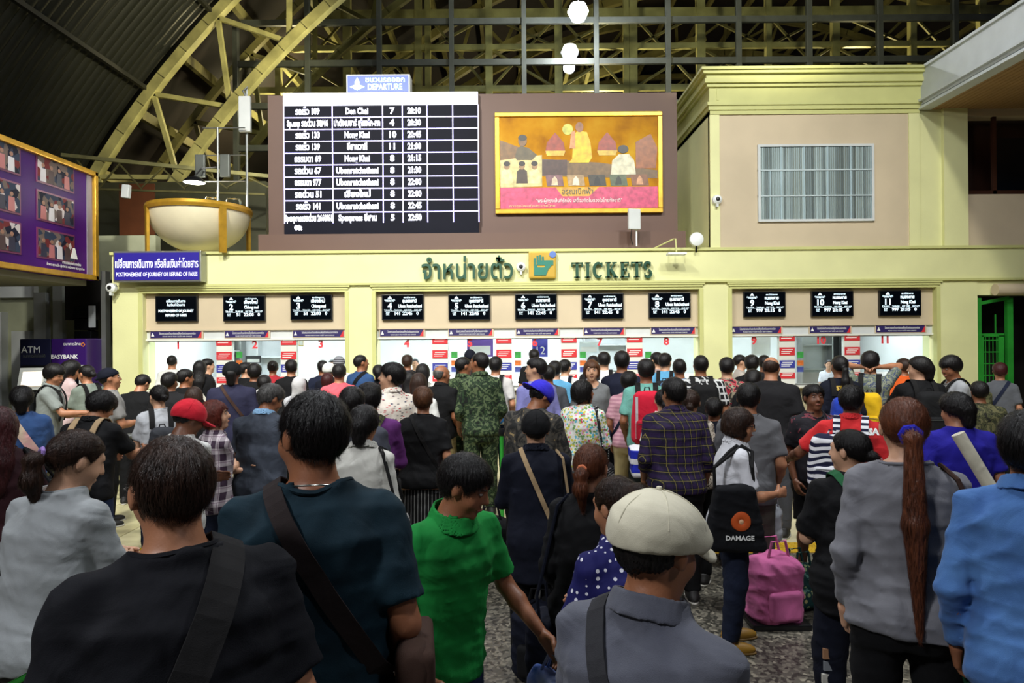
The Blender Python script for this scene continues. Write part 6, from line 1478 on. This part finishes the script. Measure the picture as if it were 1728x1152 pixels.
# middle
person(901, 587, 100, 'person with black hair closest to window six', yaw=-8, hair='short', shirt=BK, trous=BK, h=1.80)
person(904, 600, 160, 'person in a lilac-blue shirt looking left, between windows five and six', yaw=-30, hy=-48, hp=-2, sk='light', hair='short', shirt=K('lilac_blue_cotton', (130, 130, 190)), slv='long', trous=DJ, h=1.78)
person(936, 606, 132, 'person in a sky blue shirt with black hair behind the blue cap', yaw=5, hair='short', sk='light', shirt=LB, trous=DJ, h=1.68)
person(925, 613, 140, 'person with black hair left of the sky blue shirt', yaw=-10, hair='short', shirt=DG, trous=BK, h=1.65)
person(953, 604, 118, 'person in a white tee with navy shoulder straps at window six', yaw=10, hy=20, sk='light', hair='short', shirt=WH, trous=DNV, h=1.70, extra=(backpack('navy rucksack on the white tee at window six', DNV, None, DNV, .26, .38, .13, 1.12),))
person(912, 640, 214, 'person in a backwards blue cap and dark tropical print shirt, looking down right', yaw=32, hy=22, hp=34, b=1.26, sk='tan', hair='short', hat=('cap', K('ultramarine_canvas', (48, 40, 196)), -1), shirt=pattern('dark_tropical_print', blotch([(34, 34, 34), (52, 50, 46), (70, 66, 60), (150, 130, 92)], 9, 2.5, [0, .45, .52, .68])), slv='half', trous=BK, arms=('front', 'front'), lean=9, h=1.66)
person(983, 640, 186, 'person in a white floral blouse with a black bob, facing right', 'f', yaw=20, hy=42, sk='tan', hair='bob', shirt=pattern('bright_floral', floral((214, 214, 208), [(190, 60, 90), (90, 170, 190), (200, 190, 80), (110, 150, 90), (220, 150, 180)], 42, .5)), slv='half', trous=BK, h=1.60, b=1.15, arms=('front', 'front'),
       extra=(side_bag('black and white patterned cloth bag beside the floral blouse', pattern('bw_bag', dots((24, 24, 26), (200, 200, 200), 40, .25)), 1, .3, .34, .1, .92),))
person(998, 606, 150, 'person in a grey V-neck tee with a brown bob facing the camera', 'f', yaw=172, hy=10, hp=2, sk='light', hair='bob', hc='brown', shirt=K('mid_grey_tee', (118, 120, 122)), trous=BK, h=1.74, arms=('down', 'down'), neckr=.072)
person(1001, 598, 112, 'person with black hair behind the brown bob', yaw=30, sk='light', hair='short', shirt=BK2, trous=BK, h=1.72)
person(1019, 591, 122, 'person in white with black rucksack straps at window seven', yaw=0, sk='light', hair='short', shirt=WH, trous=DJ, h=1.80, extra=(backpack('black and white rucksack at window seven', WH, BK, STRAPB, .27, .42, .15, 1.14),))
person(1049, 589, 144, 'person in a navy tee with a dark shoulder strap, tallest at window seven', yaw=3, sk='tan', hair='short', shirt=K('deep_navy_tee', (22, 26, 46)), trous=DNV, h=1.84, arms=('down', 'hip'))
person(1061, 624, 152, 'person in a dusty pink striped tee and khaki trousers', yaw=10, hy=10, sk='tan', hair='bowl', shirt=pattern('pink_stripe', stripes((176, 126, 142), (196, 150, 160), .045, .5)), trous=KH, h=1.61, arms=('down', 'front'), extra=(cross_bag('navy strap bag on the pink striped tee', NV, -1, .2, .18, .08, .03, .95),))
person(1090, 602, 166, 'person in a pale teal tee with a red and grey rucksack', yaw=0, sk='tan', hair='short', shirt=K('pale_teal_tee', (112, 176, 164)), trous=K('black_teal_trousers', (18, 28, 30)), h=1.78,
       extra=(backpack('red rucksack with grey side panels', K('crimson_nylon', (204, 24, 54)), K('deep_crimson', (168, 18, 44)), STRAPB, .31, .50, .18, 1.16, K('silver_piping', (190, 186, 190))),))
person(1108, 592, 116, 'person in dark clothes turned left at window eight', yaw=-40, hair='short', sk='light', shirt=K('pinkish_grey', (170, 150, 150)), trous=BK, h=1.77)
person(1122, 593, 122, 'person in a sky blue tee with a black rucksack', yaw=6, hy=18, sk='light', hair='short', shirt=LB, trous=DJ, h=1.76, extra=(backpack('black rucksack on the sky blue tee', K('black_nylon', (30, 34, 40)), None, STRAPB, .28, .42, .15, 1.14),))
person(1146, 603, 142, 'person with a black crop in a blue collar, left of the checked rucksack', yaw=0, hair='crew', shirt=K('steel_blue_shirt', (80, 120, 160)), trous=BK, h=1.72)
person(1118, 655, 188, 'person in a white and pink top with a yellow strap behind the plaid shirt', 'f', yaw=-5, hair='pony', sk='light', shirt=pattern('white_pink_print', blotch([(220, 210, 206), (220, 160, 170), (226, 220, 214), (206, 200, 200)], 10)), trous=JN, h=1.52,
       extra=(cross_bag('blue and white striped bag on a yellow strap', pattern('blue_white_bag', stripes((28, 40, 160), (206, 206, 210), .14, .4)), -1, .30, .30, .16, .045, .98, K('yellow_webbing', (226, 176, 40)), yoff=-.10),))
person(1164, 655, 200, 'person with a dark plait and leopard sleeve right of the plaid shirt', 'f', yaw=5, hair='pony', hairlen=.15, hc='dbrown', sk='light', shirt=pattern('cream_leopard', blotch([(206, 196, 180), (200, 190, 176), (60, 46, 36), (206, 196, 180)], 22, 1, [0, .3, .52, .6])), trous=BK, h=1.52)
person(1136, 633, 218, 'person in a dark purple plaid shirt with yellow lines', yaw=-14, hy=-18, hp=4, b=1.16, sk='tan', hair='short', shirt=pattern('purple_plaid', plaid((40, 26, 62), (22, 20, 32), (138, 126, 60), .062, .5, .045)), slv='half', collar=True, trous=BK, h=1.70, arms=('relax', 'down'))
person(1182, 597, 146, 'person with a black rucksack and a black-and-white checked collar', yaw=-4, hy=-4, sk='tan', hair='crew', b=1.16, shirt=pattern('bw_check', plaid((20, 20, 22), (24, 24, 26), (214, 214, 214), .07, .5, .3)), trous=BK, h=1.80,
       extra=(backpack('large plain black rucksack with checked cloth around it', K('matt_black_nylon', (18, 18, 20)), None, STRAPB, .34, .56, .2, 1.12),))
person(1204, 668, 196, 'person in dark navy behind the woman in a white tee', yaw=8, hair='short', shirt=DNV, trous=DNV, h=1.48, extra=(side_bag('navy sports bag with white stripes', pattern('navy_white_sport', stripes((26, 36, 66), (206, 210, 214), .20, .12)), -1, .42, .5, .16, 1.10, smat=NV), carry_bag('black paper carrier with red sides and a white edge', K('red_black_card', (26, 20, 22), (150, 24, 30)), 1, .26, .34, .10, box=True)))
person(1226, 600, 146, 'person in a black and red raglan shirt with a floral back', yaw=0, sk='light', hair='short', shirt=pattern('red_floral_raglan', blotch([(34, 30, 32), (160, 34, 56), (150, 140, 120), (60, 54, 50)], 9, 2)), trous=DJ, h=1.76)
person(1249, 597, 108, 'person in profile with tied hair at window nine', 'f', yaw=80, sk='light', hair='tied', shirt=K('pale_beige_top', (190, 180, 170)), trous=BK, h=1.71)
person(1268, 597, 128, 'person with a big black mop of hair at window nine', yaw=0, hair='messy', shirt=BK, trous=BK, h=1.75)
person(1270, 621, 152, 'person with a denim-blue rucksack behind the grey tee', yaw=8, hair='grown', shirt=BK, trous=BK, h=1.63, extra=(backpack('black and denim-blue rucksack', K('denim_rucksack', (34, 58, 100)), BK, STRAPB, .34, .52, .18, 1.08),))
person(1289, 597, 116, 'person with black hair left of the balding queuer', yaw=0, hair='short', shirt=BK2, trous=BK, h=1.71)
person(1301, 599, 168, 'person with balding brown hair in a faded black tee', yaw=8, hy=6, hp=16, sk='mid', hair='bald', hc='dbrown', b=1.2, shirt=BK2, trous=DG, h=1.78, arms=('relax', 'relax'))
person(1262, 642, 226, 'person in a plain dark grey tee with earphone wires', yaw=4, hp=6, sk='mid', hair='short', b=1.06, shirt=K('flannel_grey_tee', (96, 96, 100)), trous=K('grey_brown_trousers', (76, 72, 66)), h=1.66, arms=('front', 'relax'), hem=.80,
       extra=(carry_bag('white rolled plastic bag beside the grey tee', K('white_plastic', (200, 202, 206), (160, 166, 176), .4), 1, .16, .30, .10),))
person(1246, 686, 262, 'person with glasses, brown bob and white tee holding a phone, facing right', 'f', yaw=78, hy=14, hp=10, sk='mid', hair='bob', hc='dbrown', hairlen=.03, b=1.1, shirt=K('bright_white_cotton', (216, 216, 222)), collar=True, trous=DJ, tb='tight', h=1.565, arms=('relax', 'front'), shoe=plain('mustard_sandal', (158, 116, 34), .5, 0, .1), sole=plain('sandal_sole', (120, 90, 40), .6),
       extra=(glasses(), side_bag('black tote bag with an orange doughnut picture', K('black_canvas_tote', (14, 15, 20)), 1, .44, .46, .10, 1.20, smat=STRAPB, name='tote_bag', y=-.05, hr=.013, flare=.4, deco=lambda c, t, sd, w, h, d: (
           MB().lathe([(.012, .006), (.02, .012), (.045, .016), (.062, .010), (.068, 0)], (sd*(d/2+.0), .03, h*.48), 24, 'x').build('doughnut_picture', plain('orange_doughnut', (196, 84, 34), .45, 0, .1), t, True), MB().lathe([(.001, .016), (.010, .014), (.02, .008)], (sd*(d/2+.0), .03, h*.48), 12, 'x').build('doughnut_hole', plain('doughnut_cream', (214, 170, 130), .5), t),
           text('print_lettering', 'DAMAGE', .045, (sd*(d/2+.012), .02, h*.24), M_whitetxt, t, .001, 'CENTER', .19, .001, (PI/2, 0, PI/2))))))
person(1372, 645, 202, 'person with a worried face looking back at the camera', yaw=150, hy=12, hp=-4, sk='dark', hair='short', shirt=pattern('black_print_tee', blotch([(24, 24, 30), (30, 28, 34), (120, 60, 70), (60, 70, 100)], 8, 1, [0, .3, .6, .66])), trous=BK, tb='shorts', h=1.58, arms=('down', 'down'))
person(1416, 598, 150, 'person with a long black ponytail and navy shirt at window ten', 'f', yaw=-8, hy=-10, hair='pony', hairlen=.12, shirt=DNV, slv='long', trous=BK, h=1.76, extra=(backpack('bright blue rucksack on the navy shirt', K('cobalt_nylon', (30, 60, 170)), None, STRAPB, .30, .42, .16, 1.06), back_print('STAFF', .06, .02, 1.36, plain('yellow_print', (200, 160, 40), .5))))
person(1436, 646, 232, 'person in a red polo with white lettering on the shoulder', yaw=8, hy=10, hp=4, b=1.14, sk='dark', hair='short', shirt=K('scarlet_polo', (206, 40, 44)), collar=True, trous=NV, h=1.65, arms=('out', 'relax'),
       extra=(backpack('navy and white zebra-striped drawstring bag', pattern('zebra_stripe', stripes((222, 222, 226), (24, 26, 54), .055, .5, None, .09)), None, pattern('white_navy_strap', stripes((222, 222, 226), (24, 26, 54), .04, .5)), .34, .42, .14, 1.15, xo=-.12), back_print('USA', .06, .13, 1.375, M_whitetxt)))
person(1468, 590, 150, 'person in a camouflage hooded top with both hands behind the head', yaw=8, hair='messy', sk='mid', shirt=pattern('grey_green_camo', blotch([(92, 100, 84), (112, 118, 98), (60, 70, 96), (130, 134, 116)], 12)), slv='tee', trous=DCAMO, h=1.82, arms=('behind', 'behind'),
       extra=(backpack('yellow rucksack with a red top', K('sun_yellow_nylon', (226, 180, 20)), K('sun_yellow_nylon', (226, 180, 20)), STRAPB, .26, .44, .14, 1.06),))
person(1524, 602, 124, 'person in an orange tee at window eleven', yaw=-30, hair='short', hc='dbrown', shirt=K('orange_tee', (220, 92, 30)), trous=BK, h=1.70)
person(1551, 599, 158, 'person in a black rucksack with two white badges, profile to the left', yaw=-20, hy=-52, sk='light', hair='grown', b=1.12, shirt=BK, trous=BK, h=1.78, arms=('reach', 'relax'),
       extra=(backpack('black rucksack with two small white badges', K('soft_black_nylon', (24, 24, 26)), None, STRAPB, .34, .46, .17, 1.14), ))
person(1604, 597, 156, 'person with a smiling face and grey tee sleeves beside the cream pillar', yaw=-105, hy=-22, hp=18, sk='tan', hair='bowl', shirt=K('light_grey_tee', (160, 162, 166)), trous=BK, h=1.78, arms=('phone', 'front'),
       extra=(backpack('dark rucksack with an olive top on the smiling person', DCAMO, BK, STRAPB, .30, .46, .18, 1.12),))
person(1687, 609, 132, 'person with short reddish brown hair in a dark grey tee near the green gate', 'f', yaw=6, hair='short', hc='maroon', sk='mid', shirt=K('smoke_grey_tee', (88, 90, 96)), trous=BK, h=1.66, extra=(cross_bag('navy strap bag near the green gate', NV, -1, zc=.95, strapw=.04),))
person(1652, 640, 172, 'person in an olive camouflage jacket before the green gate', yaw=-6, hair='short', shirt=DCAMO, slv='long', trous=BK, h=1.56, b=1.15)
# ticket clerks behind the glass
for px, tp, hc_, nm in ((700, 604, 'black', 'four'), (1004, 600, 'dbrown', 'seven'), (1398, 606, 'black', 'ten'), (560, 606, 'black', 'three')):
    person(px, tp, 83, 'ticket clerk in pale shirt seated behind window %s' % nm, 'f', yaw=178, sk='light', hair='tied', hc=hc_, shirt=K('pale_uniform', (196, 204, 216)), trous=DNV, h=1.62, arms=('front', 'front'), group='ticket clerks')
build_crowd()
# ---------------------------------------------------------------- things standing on the floor
def floor_bag(name, px, Y, label, mat, w, d, h, rz=0, pm=None, deco=None, cat='bag'):
    t = empty(name, (fx(px, Y), Y, 0), rz, label, cat)
    g = grow([boxp((0, 0, h/2), (w/2, d/2, h/2), .07), ellp((0, 0, h*.95), (w*.3, d*.3, .05), .05)], .014, fold=(.016, FOLDS[3])); V, Q_ = surfnet(g.F, g.a); mesh_of('bag_body', V, Q_, mat, t)
    g = grow([boxp((0, -d*.5, h*.35), (w*.36, .035, h*.22), .03)], .010); V, Q_ = surfnet(g.F, g.a); mesh_of('front_pocket', V, Q_, pm or mat, t)
    for q in (-1, 1): MB().tube([(-w*.25, q*d*.2, h*.93), (-w*.15, q*d*.22, h+.12), (w*.15, q*d*.22, h+.12), (w*.25, q*d*.2, h*.93)], .010, 6).build('handle', pm or mat, t, True)
    if deco: deco(t)
    return t
floor_bag('rucksack', 826, 5.75, 'black rucksack with three white stripes standing on the floor', BK, .36, .2, .46, .1, None, lambda t: [MB().bar((.04+.03*i, -.145, .14), (.07+.03*i, -.145, .23-.02*(2-i)), .014).build('white_stripe', M_whitetxt, t) for i in range(3)])
floor_bag('shopping_bag', 1303, 4.75, 'pink fabric shopping bag standing on a dark trolley base', K('pink_fabric', (214, 110, 164)), .34, .26, .46, .2)
tag(MB().box(-.2, .2, -.15, .15, .0, .04, .01).build('trolley_base', M_black, loc=(fx(1303, 4.75), 4.75, 0)), 'dark flat trolley base under the pink shopping bag', 'trolley')
floor_bag('travel_bag', 912, 4.0, 'navy travel bag on the floor between the navy smock and green polo', DNV, .34, .24, .42, -.3, BK)
floor_bag('patterned_bag', 1345, 5.0, 'teal floral cloth bag on the floor beside the black tee', pattern('teal_floral', floral((30, 66, 66), [(150, 170, 120), (90, 130, 120), (190, 180, 120)], 30)), .3, .2, .3, .3)
# queue barrier posts
for i, (px, Y) in enumerate(((862, 8.8), (845, 7.2), (748, 9.6), (1004, 9.8))):
    t = empty('barrier_post', (fx(px, Y), Y, 0), 0, 'slim green queue barrier post, %s' % ['right of the soldiers', 'with a grey plate by the soldiers', 'behind the balding polo', 'left of the grey V-neck tee'][i], 'post', 'queue barrier posts')
    MB().tube([(0, 0, .02), (0, 0, 1.0)], .022, 12).build('pole', M_green, t, True); MB().lathe([(.001, .03), (.06, .028), (.15, .012), (.155, 0), (.001, 0)], seg=24).build('base', M_steel, t, True)
    MB().lathe([(.03, .96), (.035, 1.0), (.03, 1.03), (.001, 1.035)], seg=14).build('cap', M_black, t, True)
t = empty('green_trolley', (fx(200, 6.6), 6.6, 0), .05, 'green-edged luggage rail with a grey top in the left of the hall', 'rail')
MB().tube([(-1.1, 0, 1.02), (.3, 0, 1.08)], .022, 10).build('top_rail', M_steel, t, True); MB().tube([(-1.1, 0, .92), (.3, 0, .96)], .02, 10).build('lower_rail', M_green, t, True)
for x in (-1.05, .25): MB().tube([(x, 0, 0), (x, 0, 1.05)], .022, 10).build('post', M_green, t, True)
t = empty('green_chair_back', (fx(88, 2.2), 2.2, 0), .1, 'green metal rail blurred at the bottom left corner', 'rail')
MB().tube([(-.20, 0, .0), (-.20, 0, .86), (.10, 0, 1.03), (.10, 0, 0)], .018, 10).build('frame', M_green, t, True)
MB().tube([(-.2, 0, .74), (.10, 0, .88)], .014, 10).build('rail', M_green, t, True)
